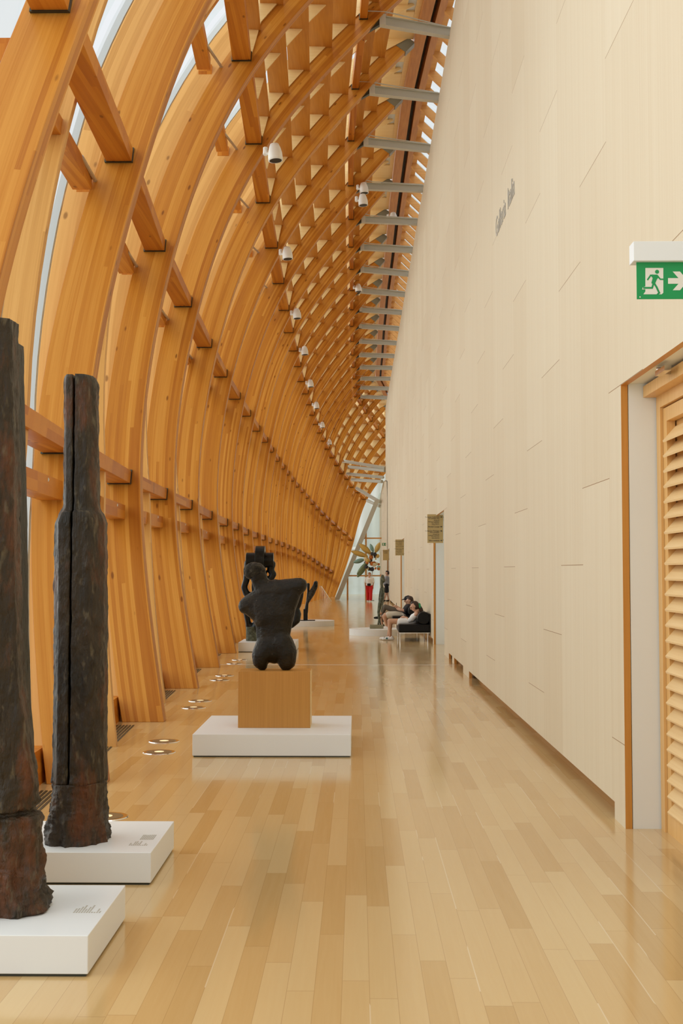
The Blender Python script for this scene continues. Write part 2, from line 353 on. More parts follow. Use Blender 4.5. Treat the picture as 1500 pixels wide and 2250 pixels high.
text('word', 'Galleria', .36, Matrix.Translation((XW - .004, 15.5, 5.93)) @ RW @ Matrix.Diagonal((.95, 1, 1, 1)), M_greytext, t)
text('word', 'Italia', .36, Matrix.Translation((XW - .004, 14.26, 5.93)) @ RW @ Matrix.Diagonal((.95, 1, 1, 1)), M_greytext, t)

# ------------------------------------------------------------------ door with slatted leaf, nearest opening
d = empty('door_1', (2.04, 6.7, 0)); tag(d, kind='structure')
hd = MB(); hd.box(1.915, 2.12, 5.2, 8.215, 2.86, 2.935); hd.build('door_header', M_doorwood, d)
fr = MB(); fr.box(2.0, 2.09, 8.11, 8.21, 0, 2.86); fr.box(2.0, 2.09, 5.2, 8.11, 2.78, 2.86); fr.box(2.0, 2.09, 5.2, 5.3, 0, 2.78); fr.build('door_frame', M_doorwood, d)
lf = MB(); lf.box(2.02, 2.075, 8.02, 8.105, .0, 2.77); lf.box(2.02, 2.075, 6.8, 6.88, 0, 2.77); lf.box(2.02, 2.075, 6.88, 8.02, 2.68, 2.77); lf.box(2.015, 2.08, 6.8, 8.105, 0, .13)
lf.box(2.085, 2.09, 6.8, 8.1, .1, 2.75); leaf_ = lf.build('door_leaf', M_doorwood, d)
sl = MB(); z = .15
while z < 2.64:
    sl.hexa([(1.992, 6.88, z), (1.997, 6.88, z - .012), (2.083, 6.88, z + .082), (2.075, 6.88, z + .094)], [(1.992, 8.02, z), (1.997, 8.02, z - .012), (2.083, 8.02, z + .082), (2.075, 8.02, z + .094)]); z += .1
sl.build('door_slats', M_slat, leaf_)
ar = MB(); ar.box(1.86, 2.0, 7.48, 7.52, 2.90, 2.925); ar.box(1.83, 1.87, 7.3, 7.53, 2.895, 2.925); ar.tube([(1.85, 7.5, 2.93), (1.85, 7.5, 2.945)], .02); ar.build('door_closer', M_chrome, d)
# far reveals carry a small bright lock plate etc.
pl = MB(); pl.box(XW - .012, XW, 28.9, 29.0, 1.05, 1.2); tag(pl.build('wall_switch', M_white), 'small white switch plate on the panelled wall beyond the black bench', 'switch')

# ------------------------------------------------------------------ timber hull
RIBS = [
(5.73,12.07,[(-1.85,0.00),(-2.25,2.78),(-1.99,5.79),(-1.12,9.25),(0.75,12.05),(1.75,13.10)]),
(9.86,15.57,[(-2.01,0.00),(-2.49,2.78),(-2.25,6.00),(-1.31,9.25),(0.66,12.05),(1.60,13.10)]),
(13.90,19.07,[(-2.18,0.00),(-2.68,2.78),(-2.50,6.05),(-1.46,9.27),(0.55,12.05),(1.53,13.13)]),
(17.84,22.52,[(-2.31,0.00),(-2.83,2.81),(-2.64,6.09),(-1.58,9.27),(0.44,12.07),(1.39,13.15)]),
(21.69,25.71,[(-2.43,0.00),(-2.94,2.84),(-2.72,6.05),(-1.67,9.22),(0.28,12.00),(1.20,13.08)]),
(25.45,28.89,[(-2.51,0.00),(-3.00,2.81),(-2.79,6.02),(-1.73,9.16),(0.17,12.01),(1.07,13.09)]),
(29.11,32.05,[(-2.57,0.00),(-3.04,2.80),(-2.82,6.00),(-1.78,9.10),(0.15,11.92),(1.02,13.00)]),
(32.68,35.20,[(-2.63,0.00),(-3.11,2.82),(-2.85,6.00),(-1.83,9.10),(0.14,11.94),(1.00,13.02)]),
(36.16,38.36,[(-2.67,0.00),(-3.14,2.78),(-2.86,5.96),(-1.88,9.09),(0.12,11.97),(0.98,13.05)]),
(39.54,41.53,[(-2.72,0.00),(-3.14,2.78),(-2.86,5.96),(-1.91,9.10),(0.13,12.05),(0.99,13.13)]),
(42.83,44.72,[(-2.75,0.00),(-3.14,2.79),(-2.89,5.95),(-1.94,9.11),(0.12,12.05),(0.98,13.13)]),
(46.02,47.94,[(-2.79,0.00),(-3.12,2.77),(-2.88,5.91),(-1.95,9.06),(0.10,12.03),(0.96,13.11)]),
(49.12,51.21,[(-2.80,0.00),(-3.10,2.77),(-2.86,5.88),(-1.93,9.05),(0.08,12.03),(0.94,13.11)]),
(52.13,54.52,[(-2.82,0.00),(-3.04,2.76),(-2.85,5.88),(-1.92,9.03),(0.09,12.01),(0.95,13.09)]),
(55.04,57.90,[(-2.81,0.00),(-2.97,2.72),(-2.81,5.84),(-1.90,8.98),(0.09,11.99),(0.95,13.07)]),
(57.86,61.35,[(-2.80,0.00),(-2.88,2.68),(-2.73,5.77),(-1.83,8.94),(0.12,11.97),(0.98,13.05)]),
(60.58,64.87,[(-2.75,0.00),(-2.77,2.60),(-2.62,5.71),(-1.75,8.89),(0.15,11.95),(1.01,13.03)]),
(63.21,68.48,[(-2.68,0.00),(-2.62,2.50),(-2.49,5.58),(-1.65,8.82),(0.16,12.01),(1.02,13.09)]),
(65.75,72.19,[(-2.58,0.00),(-2.49,2.39),(-2.32,5.43),(-1.50,8.70),(0.19,12.03),(1.05,13.11)]),
(68.19,75.53,[(-2.48,0.00),(-2.33,2.25),(-2.13,5.26),(-1.29,8.47),(0.54,11.99),(1.40,13.07)]),
(70.54,78.54,[(-2.35,0.00),(-2.14,2.09),(-1.88,5.05),(-1.05,8.23),(0.85,11.86),(1.71,12.94)]),
(72.80,81.24,[(-2.20,0.00),(-1.94,1.91),(-1.63,4.85),(-0.78,7.92),(1.24,11.65),(2.10,12.73)]),
(74.96,83.67,[(-2.05,0.00),(-1.71,1.78),(-1.27,4.61),(-0.46,7.72),(1.68,11.36),(2.54,12.44)]),
(77.03,85.86,[(-1.88,0.00),(-1.47,1.59),(-0.98,4.36),(-0.14,7.32),(2.16,11.01),(3.02,12.09)]),
(79.00,87.84,[(-1.70,0.00),(-1.24,1.42),(-0.58,4.11),(0.26,7.07),(2.68,10.61),(3.54,11.69)]),
(80.89,89.61,[(-1.47,0.00),(-1.03,1.20),(-0.22,3.79),(0.70,6.70),(3.25,10.17),(4.11,11.25)]),
]
NR = len(RIBS); TH = .2; DEP = .47
SP = [nat_spline(r[2]) for r in RIBS]
def YP(i, z): return RIBS[i][0] + (RIBS[i][1] - RIBS[i][0]) / 12 * z
def YPf(f, z):
    i = min(int(f), NR - 2); u = f - i; return YP(i, z) * (1 - u) + YP(i + 1, z) * u
def XI(f, z):
    i = min(int(f), NR - 2); u = f - i; return SP[i](z) * (1 - u) + SP[i + 1](z) * u
def ZR(f, r):       # height of knot r (1,2,3 purlin rows, 4 beam level, 5 top)
    i = min(int(f), NR - 2); u = f - i; return RIBS[i][2][r][1] * (1 - u) + RIBS[i + 1][2][r][1] * u
ORD = ['first', 'second', 'third', 'fourth', 'fifth', 'sixth', 'seventh', 'eighth', 'ninth', 'tenth', 'eleventh', 'twelfth', 'thirteenth', 'fourteenth', 'fifteenth', 'sixteenth', 'seventeenth', 'eighteenth', 'nineteenth', 'twentieth', 'twenty-first', 'twenty-second', 'twenty-third', 'twenty-fourth', 'twenty-fifth', 'twenty-sixth']
def normal_in(f, z):   # unit normal of the curve in X-Z pointing to the outside (left / up)
    e = .02; dx = (XI(f, z + e) - XI(f, z - e)) / (2 * e); L = math.hypot(dx, 1); return (-1 / L, dx / L)
for i in range(NR):
    ztop = RIBS[i][2][5][1]; n = 56; mb = MB(); uv = []; L = 0; prev = None
    for k in range(n + 1):
        z = ztop * k / n; x = XI(i, z) if i < NR - 1 else SP[i](z)
        nx, nz = normal_in(i, z) if i < NR - 1 else normal_in(NR - 1.001, z)
        if z < .6: q = z / .6; nz *= q; nx = -math.sqrt(1 - nz * nz)
        p = Vector((x, 0, z))
        if prev is not None: L += (p - prev).length
        prev = p
        for (o_, t_, vv) in ((0, 0, 0), (DEP, 0, DEP), (DEP, TH, DEP + TH), (0, TH, -TH)):
            X, Z = x + nx * o_, max(0, z + nz * o_)
            mb.v.append(Vector((X, YP(i, Z) + t_, Z))); uv.append((L, vv + 3.0))
        if k:
            a = 4 * (k - 1)
            for j in range(4): mb.f.append((a + j, a + (j + 1) % 4, a + 4 + (j + 1) % 4, a + 4 + j)); mb.mi.append(0)
    mb.f += [(3, 2, 1, 0), (4 * n, 4 * n + 1, 4 * n + 2, 4 * n + 3)]; mb.mi += [0, 0]
    mb.uv = uv
    e = empty('timber_rib', (XI(i, 0) if i < NR - 1 else -1.47, RIBS[i][0], 0), '%s curved glulam timber rib from the camera, along the left glazed side' % ORD[i], 'rib', 'curved timber ribs')
    o = mb.build('rib_beam', M_rib, e, bevel=.006 if i < 8 else 0)
    # grey steel shoe at the top end
    zt = ztop; x = SP[i](zt); nx, nz = normal_in(min(i, NR - 1.001), zt); tx, tz = nz, -nx
    sh = MB()
    def P(a, b, y): X, Z = x + tx * a + nx * b, zt + tz * a + nz * b; return (X, YP(i, Z) + y, Z)
    sh.hexa([P(-.26, -.02, -.015), P(.06, -.02, -.015), P(.06, DEP - .1, -.015), P(-.26, DEP - .1, -.015)], [P(-.26, -.02, TH + .015), P(.06, -.02, TH + .015), P(.06, DEP - .1, TH + .015), P(-.26, DEP - .1, TH + .015)])
    sh.build('steel_shoe', M_shoe, e)

# purlins: four rows, one timber per bay, each ending on the face of the next rib
ROWN = {1: 'lowest', 2: 'second', 3: 'third', 4: 'topmost'}
def end_quad(i, X0, X1, z0, h, yo):
    return [(X0, YP(i, z0) + yo, z0), (X1, YP(i, z0) + yo, z0), (X1, YP(i, z0 + h) + yo, z0 + h), (X0, YP(i, z0 + h) + yo, z0 + h)]
for r in (1, 2):
    z0 = RIBS[0][2][r][1]; xr = RIBS[0][2][r][0] - .12; Y0 = YP(0, z0)
    e = empty('timber_purlin', (xr - .27, Y0, z0), 'timber purlin of the %s row, ending on the first rib from the camera' % ROWN[r], 'purlin', 'timber purlins of the %s row' % ROWN[r])
    m_ = MB(); m_.hexa(end_quad(0, xr - .07, xr + .20, z0, .16, -3.6), end_quad(0, xr - .27, xr, z0, .16, 0)); m_.build('beam', M_pur, e)
    pl = MB(); pl.hexa(end_quad(0, xr - .282, xr + .012, z0 - .012, .184, -.035), end_quad(0, xr - .282, xr + .012, z0 - .012, .184, -.001)); pl.build('end_plate', M_dark, e)
for r in (1, 2, 3, 4):
    wd, h, gap = (.27, .16, .12) if r < 4 else (.14, .26, .25)
    for i in range(1, NR):
        if r == 1 and i > 23: continue
        def q(k, yo, dx=0, dz=0):
            z0 = RIBS[k][2][r][1] - (.0 if r < 4 else .06); xr = RIBS[k][2][r][0] - gap
            return end_quad(k, xr - wd - dx, xr + dx, z0 - dz, h + 2 * dz, yo)
        e = empty('timber_purlin', Vector(q(i, 0)[0]), 'timber purlin of the %s row, ending on the %s rib from the camera' % (ROWN[r], ORD[i]), 'purlin', 'timber purlins of the %s row' % ROWN[r])
        m_ = MB(); m_.hexa(q(i - 1, TH), q(i, 0)); m_.build('beam', M_pur, e, bevel=.004 if i < 7 else 0)
        pl = MB(); pl.hexa(q(i, -.035, .012, .012), q(i, -.001, .012, .012)); pl.build('end_plate', M_dark, e)

# louvers between third row and ridge
fr_ = [.20, .38, .56, .745, .93]; fr2 = [.30, .68]
def louver_line(f):
    z3, z4, z5 = ZR(f, 3), ZR(f, 4), ZR(f, 5)
    zs = [z3 + (z4 - z3) * a for a in fr_] + [z4 + (z5 - z4) * a for a in fr2]
    return [(XI(f, z) - .31, z) for z in zs], (XI(f, z3) - .12, z3 + .02)
for i in range(1, NR):
    e = empty('louver_bay', (XI(i - .5, 10), YPf(i - .5, 10), 10), 'plywood sun louvers in the roof bay before the %s rib from the camera' % ORD[i], 'louvers', 'plywood louver bays of the roof')
    La, sa = louver_line(i - 1); Lb, sb = louver_line(min(i, NR - 1.001))
    pa, pb = sa, sb
    for j in range(len(La)):
        (xa, za), (xb, zb) = La[j], Lb[j]
        if j == 0: wa = wb = .24
        else: wa, wb = xa - La[j - 1][0] + .03, xb - Lb[j - 1][0] + .03
        if j == 5: wa = wb = .34
        m_ = MB(); t_ = .028
        m_.hexa([(xa - wa, YP(i - 1, za) + TH, za + .02), (xa, YP(i - 1, za) + TH, za), (xa, YP(i - 1, za) + TH, za + t_), (xa - wa, YP(i - 1, za) + TH, za + t_ + .02)],
                [(xb - wb, YP(i, zb), zb + .02), (xb, YP(i, zb), zb), (xb, YP(i, zb), zb + t_), (xb - wb, YP(i, zb), zb + t_ + .02)])
        m_.build('louver', M_louver, e)
    for f, yo in ((i - .5, 0), (i - .001, -.035)):
        Lc, sc = louver_line(f); m_ = MB()
        low = [(sc[0] + .02, sc[1] + .12)] + [(x + .0, z + .16) for x, z in Lc]
        low += [(XI(f, ZR(f, 5)) - .12, ZR(f, 5) + .12)]
        up = [(x - .22, z + .34) for x, z in low]
        for k in range(len(low) - 1):
            (x0, z0), (x1, z1), (u0, w0), (u1, w1) = low[k], low[k + 1], up[k], up[k + 1]
            y = lambda z: YPf(f, z) + yo
            m_.hexa([(x0, y(z0), z0), (x1, y(z1), z1), (u1, y(w1), w1), (u0, y(w0), w0)], [(x0, y(z0) + .03, z0), (x1, y(z1) + .03, z1), (u1, y(w1) + .03, w1), (u0, y(w0) + .03, w0)])
        m_.build('cross_board', M_cross, e)
    # framed panel beside the ridge, with its little pane
    def rq(f, a0, a1, dz, yo):
        z = ZR(f, 5) + .12; x = XI(f, ZR(f, 5)); return [(x + a0, YPf(f, z) + yo, z + dz), (x + a1, YPf(f, z) + yo, z + dz), (x + a1, YPf(f, z) + yo, z + dz + .04), (x + a0, YPf(f, z) + yo, z + dz + .04)]
    m_ = MB()
    m_.hexa(rq(i - 1, -.66, -.27, 0, TH), rq(i - .001, -.66, -.27, 0, 0)); m_.hexa(rq(i - 1, -.09, .02, 0, TH), rq(i - .001, -.09, .02, 0, 0))
    for u0, u1 in ((-1, -.62), (-.40, -.001)): m_.hexa(rq(i + u0, -.27, -.09, 0, TH if u0 == -1 else 0), rq(i + u1, -.27, -.09, 0, 0))
    m_.build('ridge_panel', M_cross, e)
    m_ = MB(); m_.hexa(rq(i - .64, -.28, -.08, .045, 0), rq(i - .38, -.28, -.08, .045, 0)); m_.build('frosted_pane', M_frost, e)

# ridge timbers and sloping roof glazing to the right of them
ce = empty('ceiling', (1.3, 45, 13.2)); tag(ce, kind='structure')
def along(name, a0, a1, dz0, dz1, m, i0=0, i1=20):
    m_ = MB(); k = i0
    while k < i1 - .001:
        def qq(f): f = min(f, NR - 1.001); z = ZR(f, 5); x = XI(f, z); y = YPf(f, z); return [(x + a0, y, z + dz0), (x + a1, y, z + dz0), (x + a1, y, z + dz1), (x + a0, y, z + dz1)]
        m_.hexa(qq(k), qq(k + 1)); k += 1
    return m_.build(name, m, ce)
along('ridge_beam', .03, .26, .02, .40, M_spine); along('ridge_beam', .37, .52, .02, .40, M_spine)
along('ridge_gap', .26, .37, .30, .34, M_black); along('eaves_board', .52, .66, .10, .20, M_raft)
for k in range(0, 60):
    f = k / 3 + .2; z = ZR(f, 5); x = XI(f, z); y = YPf(f, z); m_ = MB()
    S = [(x + .50, z + .02), (x + 2.7, z - 2.1)]
    m_.hexa([(S[0][0], y, S[0][1]), (S[0][0], y + .13, S[0][1]), (S[0][0], y + .13, S[0][1] + .24), (S[0][0], y, S[0][1] + .24)], [(S[1][0], y, S[1][1]), (S[1][0], y + .13, S[1][1]), (S[1][0], y + .13, S[1][1] + .24), (S[1][0], y, S[1][1] + .24)])
    m_.build('skylight_rafter', M_raft, ce)
    m_ = MB()
    for yy in (.30, .62):
        m_.hexa([(S[0][0] + .12, y + yy, S[0][1] + .2), (S[0][0] + .12, y + yy + .07, S[0][1] + .2), (S[0][0] + .12, y + yy + .07, S[0][1] + .27), (S[0][0] + .12, y + yy, S[0][1] + .27)], [(S[1][0], y + yy, S[1][1] + .3), (S[1][0], y + yy + .07, S[1][1] + .3), (S[1][0], y + yy + .07, S[1][1] + .37), (S[1][0], y + yy, S[1][1] + .37)])
    m_.build('glazing_bar', M_alu, ce)
m_ = MB()
for k in range(20):
    def gq(f): f = min(f, NR - 1.001); z = ZR(f, 5); x = XI(f, z); y = YPf(f, z); return (x + .5, y, z + .42), (x + 2.7, y, z - 1.35)
    a, b = gq(k), gq(k + 1); m_.add([a[0], a[1], b[1], b[0]], [(0, 1, 2, 3)])
m_.build('roof_pane', M_glass, ce)

# facade bays: glass skin, timber posts, aluminium bars, rails and steel rods
def interp(t, tab):
    if t <= tab[0][0]: return tab[0][1]
    for (a, va), (b, vb) in zip(tab, tab[1:]):
        if t <= b: return va + (vb - va) * (t - a) / (b - a)
    return tab[-1][1]
OFFS = [(0, .24), (2.0, .16), (2.8, .14), (5.4, .39), (7.0, .50), (9.3, .52), (14, .52)]   # facade posts stand progressively clear of the hull
def skin(f, z, off):
    f = min(max(f, 0), NR - 1.001); nx, nz = normal_in(f, z); x = XI(f, z) + nx * off; zz = z + nz * off; return Vector((x, YPf(f, zz), zz))
for i in range(1, NR):
    g = MB(); n = 22; zt = ZR(min(i, NR - 1.001), 5)
    for k in range(n + 1):
        z = zt * k / n
        for f in (i - 1 + .06, i): 
            p = skin(f, z, interp(z, OFFS) + .50); p.z = max(p.z, 0) if k else 0; g.v.append(p)
        if k: a = 2 * k - 2; g.f.append((a, a + 1, a + 3, a + 2)); g.mi.append(0)
    go = g.build('window_%d' % i, M_glass, org=Vector((XI(i - .5, 0) - .75, YPf(i - .5, 0), 0))); tag(go, kind='structure')
    for f, ysh in ((i - .48, 0), (i - .001, TH + .01)):
        mb = MB(); uv = []; al = MB(); n = 26; zt3 = ZR(min(f, NR - 1.001), 3) + .5; L = 0
        for k in range(n + 1):
            z = zt3 * k / n; ia = interp(z, OFFS); a = skin(f, z, ia); bw = .25 if ysh == 0 else .37; b = skin(f, z, ia + bw); c_ = skin(f, z, ia + bw + .02); d_ = skin(f, z, ia + bw + .10)
            for p in (a, b, c_, d_): p.y += ysh
            if k == 0: a.z = b.z = c_.z = d_.z = 0
            for p, dy, vv in ((a, 0, 0), (b, 0, .27), (b, .09, .36), (a, .09, -.09)): mb.v.append(p + Vector((0, dy, 0))); uv.append((z, vv + 1))
            for p, dy in ((c_, 0), (d_, 0), (d_, .07), (c_, .07)): al.v.append(p + Vector((0, dy + .01, 0)))
            if k:
                q = 4 * (k - 1)
                for j in range(4):
                    for M_ in (mb, al): M_.f.append((q + j, q + (j + 1) % 4, q + 4 + (j + 1) % 4, q + 4 + j)); M_.mi.append(0)
        mb.uv = uv
        mb.build('timber_post', M_post, go); al.build('glazing_bar', M_alu, go)
    for r in (1, 2, 3):
        f0, f1 = i - 1 + .06, i - .001; z0, z1 = ZR(f0, r) - .42, ZR(f1, r) - .42
        a0, a1 = skin(f0, z0, interp(z0, OFFS) + .1), skin(f1, z1, interp(z1, OFFS) + .1); m_ = MB()
        def rq2(p): return [p + Vector((-.14, 0, 0)), p + Vector((.06, 0, 0)), p + Vector((.06, 0, .17)), p + Vector((-.14, 0, .17))]
        m_.hexa(rq2(a0), rq2(a1)); m_.build('rail', M_pur, go)
        if i < 12:
            c0 = skin(i - .17, z1, interp(z1, OFFS) + .05) + Vector((0, 0, .13)); rd = MB(); e1 = skin(i - .001, z1 + .12, DEP - .03); rd.tube([c0, Vector((e1.x, e1.y + .02, e1.z))], .022, 8); rd.build('steel_rod', M_alu, go)

# low timber sill and dark floor grille at the foot of each bay
for i in range(1, 14):
    y0, y1 = RIBS[i - 1][0] + TH, RIBS[i][0]; x0, x1 = XI(i - 1, 0) - .52, XI(i, 0) - .52
    m_ = MB(); m_.hexa([(x0 - .28, y0, 0), (x0, y0, 0), (x0 - .04, y0, .26), (x0 - .28, y0, .26)], [(x1 - .28, y1 + TH, 0), (x1, y1 + TH, 0), (x1 - .04, y1 + TH, .26), (x1 - .28, y1 + TH, .26)])
    tag(m_.build('trim_%d' % (i + 1), M_pur), kind='structure')
    m_ = MB(); 
    for q in range(6):
        u0 = .05 + q * .035; m_.hexa([(x0 + u0, y0 + .3, .001), (x0 + u0 + .018, y0 + .3, .001), (x0 + u0 + .018, y0 + .3, .006), (x0 + u0, y0 + .3, .006)], [(x1 + u0, y1 - .3, .001), (x1 + u0 + .018, y1 - .3, .001), (x1 + u0 + .018, y1 - .3, .006), (x1 + u0, y1 - .3, .006)])
    tag(m_.build('floor_grille', M_dark, org=((x0 + x1) / 2 + .1, (y0 + y1) / 2, 0)), 'dark slotted floor grille between ribs, ending at the %s rib from the camera' % ORD[i], 'grille', 'floor grilles along the glazing')

# ------------------------------------------------------------------ grey steel beams from rib to wall head
for i in range(3, 19):
    Xm, zm = RIBS[i][2][4]; Y0 = YP(i, zm) + .1; e = empty('steel_beam', (Xm, Y0, zm), 'grey steel beam from the %s rib from the camera to the wall head' % ORD[i], 'beam', 'grey steel beams across the roof gap')
    A = Vector((Xm - .02, Y0, zm - .03)); B = Vector((XW + .1, Y0 + .5 * (XW - Xm) / 1.35, 12.0))
    def ib(mb, y0, y1, z0, z1): mb.hexa([A + Vector((0, y0, z0)), A + Vector((0, y1, z0)), A + Vector((0, y1, z1)), A + Vector((0, y0, z1))], [B + Vector((0, y0, z0)), B + Vector((0, y1, z0)), B + Vector((0, y1, z1)), B + Vector((0, y0, z1))])
    m_ = MB(); ib(m_, -.07, .07, -.10, -.085); ib(m_, -.008, .008, -.085, .07); ib(m_, -.07, .07, .07, .085); m_.build('web_and_flanges', M_steel, e)
    m_ = MB(); m_.box(A.x + .0, A.x + .12, Y0 - .075, Y0 + .075, zm - .13, zm + .06); m_.build('bolted_end', M_steel, e)
    m_ = MB(); m_.prism([(A.x - .22, Y0 - .05, zm - .26), (A.x + .02, Y0 - .05, zm - .12), (A.x + .02, Y0 - .05, zm + .06), (A.x - .1, Y0 - .05, zm + .02)], (0, .1, 0)); m_.build('dark_bracket', M_dark, e)
    m_ = MB(); m_.tube([A + Vector((-.25, -.05, .16)), A + Vector((.12, -.05, .14)), A + Vector((.3, -.05, .10)), B + Vector((-.1, -.05, .10))], .012, 6); m_.build('conduit', M_steel, e)
# lower steel at the far end
for k, (a, b, r) in enumerate([((742, 1011), (845, 1028), .1), ((758, 1025), (845, 1034), .11), ((762, 1041), (842, 1049), .1), ((773, 1054), (839, 1058), .11), ((783, 1073), (834, 1103), .12), ((807, 1100), (834, 1112), .1)]):
    A, B = at(*a, 79), at(*b, 76.8); m_ = MB(); m_.tube([A, B], r, 10 if k % 2 else 4)
    tag(m_.build('steel_strut', M_steel, org=A), 'grey steel strut low across the far end, %s from the top' % ORD[k], 'strut', 'low steel struts at the far end')

m_ = MB(); A, B = at(740, 1317.8, 72), at(829, 1098, 72); dv = Vector((.14, 0, 0))
m_.hexa([A - dv, A + dv, A + dv + Vector((0, .25, 0)), A - dv + Vector((0, .25, 0))], [B - dv, B + dv, B + dv + Vector((0, .25, 0)), B - dv + Vector((0, .25, 0))])
tag(m_.build('leaning_column', M_steel, org=A), 'leaning grey steel column at the far end beside the last ribs', 'column')

# end glazing
eg = MB(); eg.prism([(-1.12, 72.3, 0), (1.42, 72.3, 0), (1.42, 72.3, 6.3), (1.30, 72.3, 6.3)], (0, .02, 0)); eo = eg.build('window_30', M_glass, org=(.3, 72.3, 0)); tag(eo, kind='structure')
mu = MB()
for X in (-.58, .50): mu.box(X - .05, X + .05, 72.15, 72.3, 0, 4.2 if X > 0 else 1.4)
for z in (.05, 1.42, 3.62): mu.box(-.62 if z < 3 else .25, 1.42, 72.18, 72.3, z - .04, z + .04) if z > 1 else None
mu.build('mullion', M_raft, eo)
m_, nt, b = mat('pale_cladding', (.5, .5, .44), .6)
tc = N(nt, 'ShaderNodeTexCoord'); mp = N(nt, 'ShaderNodeMapping'); mp.inputs['Rotation'].default_value = (0, math.radians(20), 0); mp.inputs['Scale'].default_value = (.9, 1, .08); nt.links.new(tc.outputs['Object'], mp.inputs[0])
nn = N(nt, 'ShaderNodeTexNoise'); nn.inputs['Scale'].default_value = 1; nt.links.new(mp.outputs[0], nn.inputs['Vector']); nt.links.new(ramp(nt, nn.outputs[0], [(.35, (.42, .42, .34)), (.65, (.70, .72, .66))]), b.inputs['Base Color'])
ob = MB(); ob.box(-7, 9, 92, 98, -.5, 3.4); ob.box(-7, 9, 93, 98, 3.4, 14); ob.box(-7, 9, 91.8, 92, 3.3, 3.5)
tag(ob.build('building', m_, org=(0, 95, 0)), 'pale grey building seen through the glass beyond the end of the hall', 'building')
# ================================================================== objects
# plinths
def plinth(x0, x1, y0, y1, h, label):
    m_ = MB(); m_.box(x0, x1, y0, y1, .012, h); e = m_.build('plinth', M_plinth, org=((x0 + x1) / 2, (y0 + y1) / 2, 0), bevel=.003); tag(e, label, 'plinth')
    m_ = MB(); m_.box(x0 + .01, x1 - .01, y0 + .01, y1 - .01, 0, .012); m_.build('shadow_gap_base', M_dark, e); return e
P1 = plinth(-2.0, -1.13, 5.22, 6.05, .172, 'low white plinth nearest the camera, at the lower left edge')
P2 = plinth(-2.0, -1.12, 6.73, 7.57, .174, 'low white plinth under the notched bronze column')
P3 = plinth(-1.51, -.06, 11.31, 12.78, .206, 'wide low white plinth under the wooden box and dark torso')
P4 = plinth(-2.50, -1.3, 25.85, 27.2, .20, 'low white plinth behind the torso, beside a rib foot')
m_ = MB(); m_.disc((-1.55, 38.45, 0), .83, .16, 64); tag(m_.build('plinth', M_plinth, org=(-1.55, 38.45, 0)), 'low round cream plinth far behind the torso, left of the aisle', 'plinth')
m_ = MB(); m_.disc((.52, 32.9, 0), .74, .165, 64); tag(m_.build('plinth', M_plinth, org=(.52, 32.9, 0)), 'low round white plinth under the thin standing figure', 'plinth')

# small grey caption texts lying on the first two plinths (lines run away from the viewer)
def caption(px0, px1, y0, y1, Z, rows, label):
    m_ = MB(); random.seed(px0)
    for (a, b, l0, l1, cnt) in rows:
        for k in range(cnt):
            x = a + (b - a) * k / max(cnt - 1, 1); L = l1 if not isinstance(l1, list) else l1[k]
            y = l0
            while y < l0 + L - .004:
                st = random.uniform(.008, .02); e_ = min(y + st, l0 + L); m_.box(x - .0035, x + .0035, y, e_, Z, Z + .0006); y = e_ + .004
    tag(m_.build('plinth_caption', M_greytext, org=((rows[0][0] + rows[0][1]) / 2, rows[0][2], Z)), label, 'caption')
caption(290, 333, 0, 0, .174, [(-1.235, -1.165, 7.05, .13, 8), (-1.27, -1.175, 6.90, [.07, .03, .10, .11, .07, .11, .02, .02, .06, .03], 10)], 'small grey caption text on the plinth of the notched bronze column')
caption(160, 218, 0, 0, .172, [(-1.27, -1.155, 5.56, [.07, .08, .10, .13, .07, .10, .13, .02, .02, .07, .03], 11)], 'small grey caption text on the plinth nearest the camera')

# wooden box pedestal
m_ = MB(); m_.box(-1.139, -.452, 11.78, 12.15, .206, .742); bx = m_.build('pedestal', M_pedestal, org=(-.8, 11.96, .206), bevel=.003); tag(bx, 'square brown wooden box pedestal under the dark torso', 'pedestal')
m_ = MB(); m_.box(-.4515, -.449, 11.779, 12.15, .206, .742); m_.build('edge_strip', M_cross, bx)

# ---- blobs: bodies made of tapered capsules fused by a voxel remesh
def caps(bm, p0, r0, p1=None, r1=None, seg=2):
    pts = []
    for p, r in ((p0, r0), (p1, r1)):
        if p is None: continue
        t = bmesh.new(); bmesh.ops.create_icosphere(t, subdivisions=seg, radius=1.0)
        rr = Vector(r) if isinstance(r, (tuple, list, Vector)) else Vector((r, r, r))
        pts += [Vector(p) + Vector((v.co.x * rr.x, v.co.y * rr.y, v.co.z * rr.z)) for v in t.verts]; t.free()
    t = bmesh.new()
    for p in pts: t.verts.new(p)
    res = bmesh.ops.convex_hull(t, input=list(t.verts)); bmesh.ops.delete(t, geom=[g for g in res['geom_interior'] if isinstance(g, bmesh.types.BMVert)], context='VERTS')
    me = bpy.data.meshes.new('t'); t.to_mesh(me); t.free(); bm.from_mesh(me); bpy.data.meshes.remove(me)
def blob(name, chains, m, parent=None, org=None, vox=.012, smooth=4, disp=0):
    bm = bmesh.new()
    for ch in chains:
        if len(ch) == 1: caps(bm, ch[0][0], ch[0][1])
        for a, b in zip(ch[:-1], ch[1:]): caps(bm, a[0], a[1], b[0], b[1])
    bmesh.ops.recalc_face_normals(bm, faces=bm.faces)
    o_ = worg(parent) if parent else Vector(org)
    for v in bm.verts: v.co -= o_
    me = bpy.data.meshes.new(name); bm.to_mesh(me); bm.free(); me.materials.append(m)
    o = bpy.data.objects.new(name, me); C.collection.objects.link(o)
    if parent: o.parent = parent
    else: o.location = o_
    r = o.modifiers.new('remesh', 'REMESH'); r.mode = 'VOXEL'; r.voxel_size = vox; r.use_smooth_shade = True
    if smooth: s_ = o.modifiers.new('smooth', 'SMOOTH'); s_.iterations = smooth; s_.factor = .5
    return o
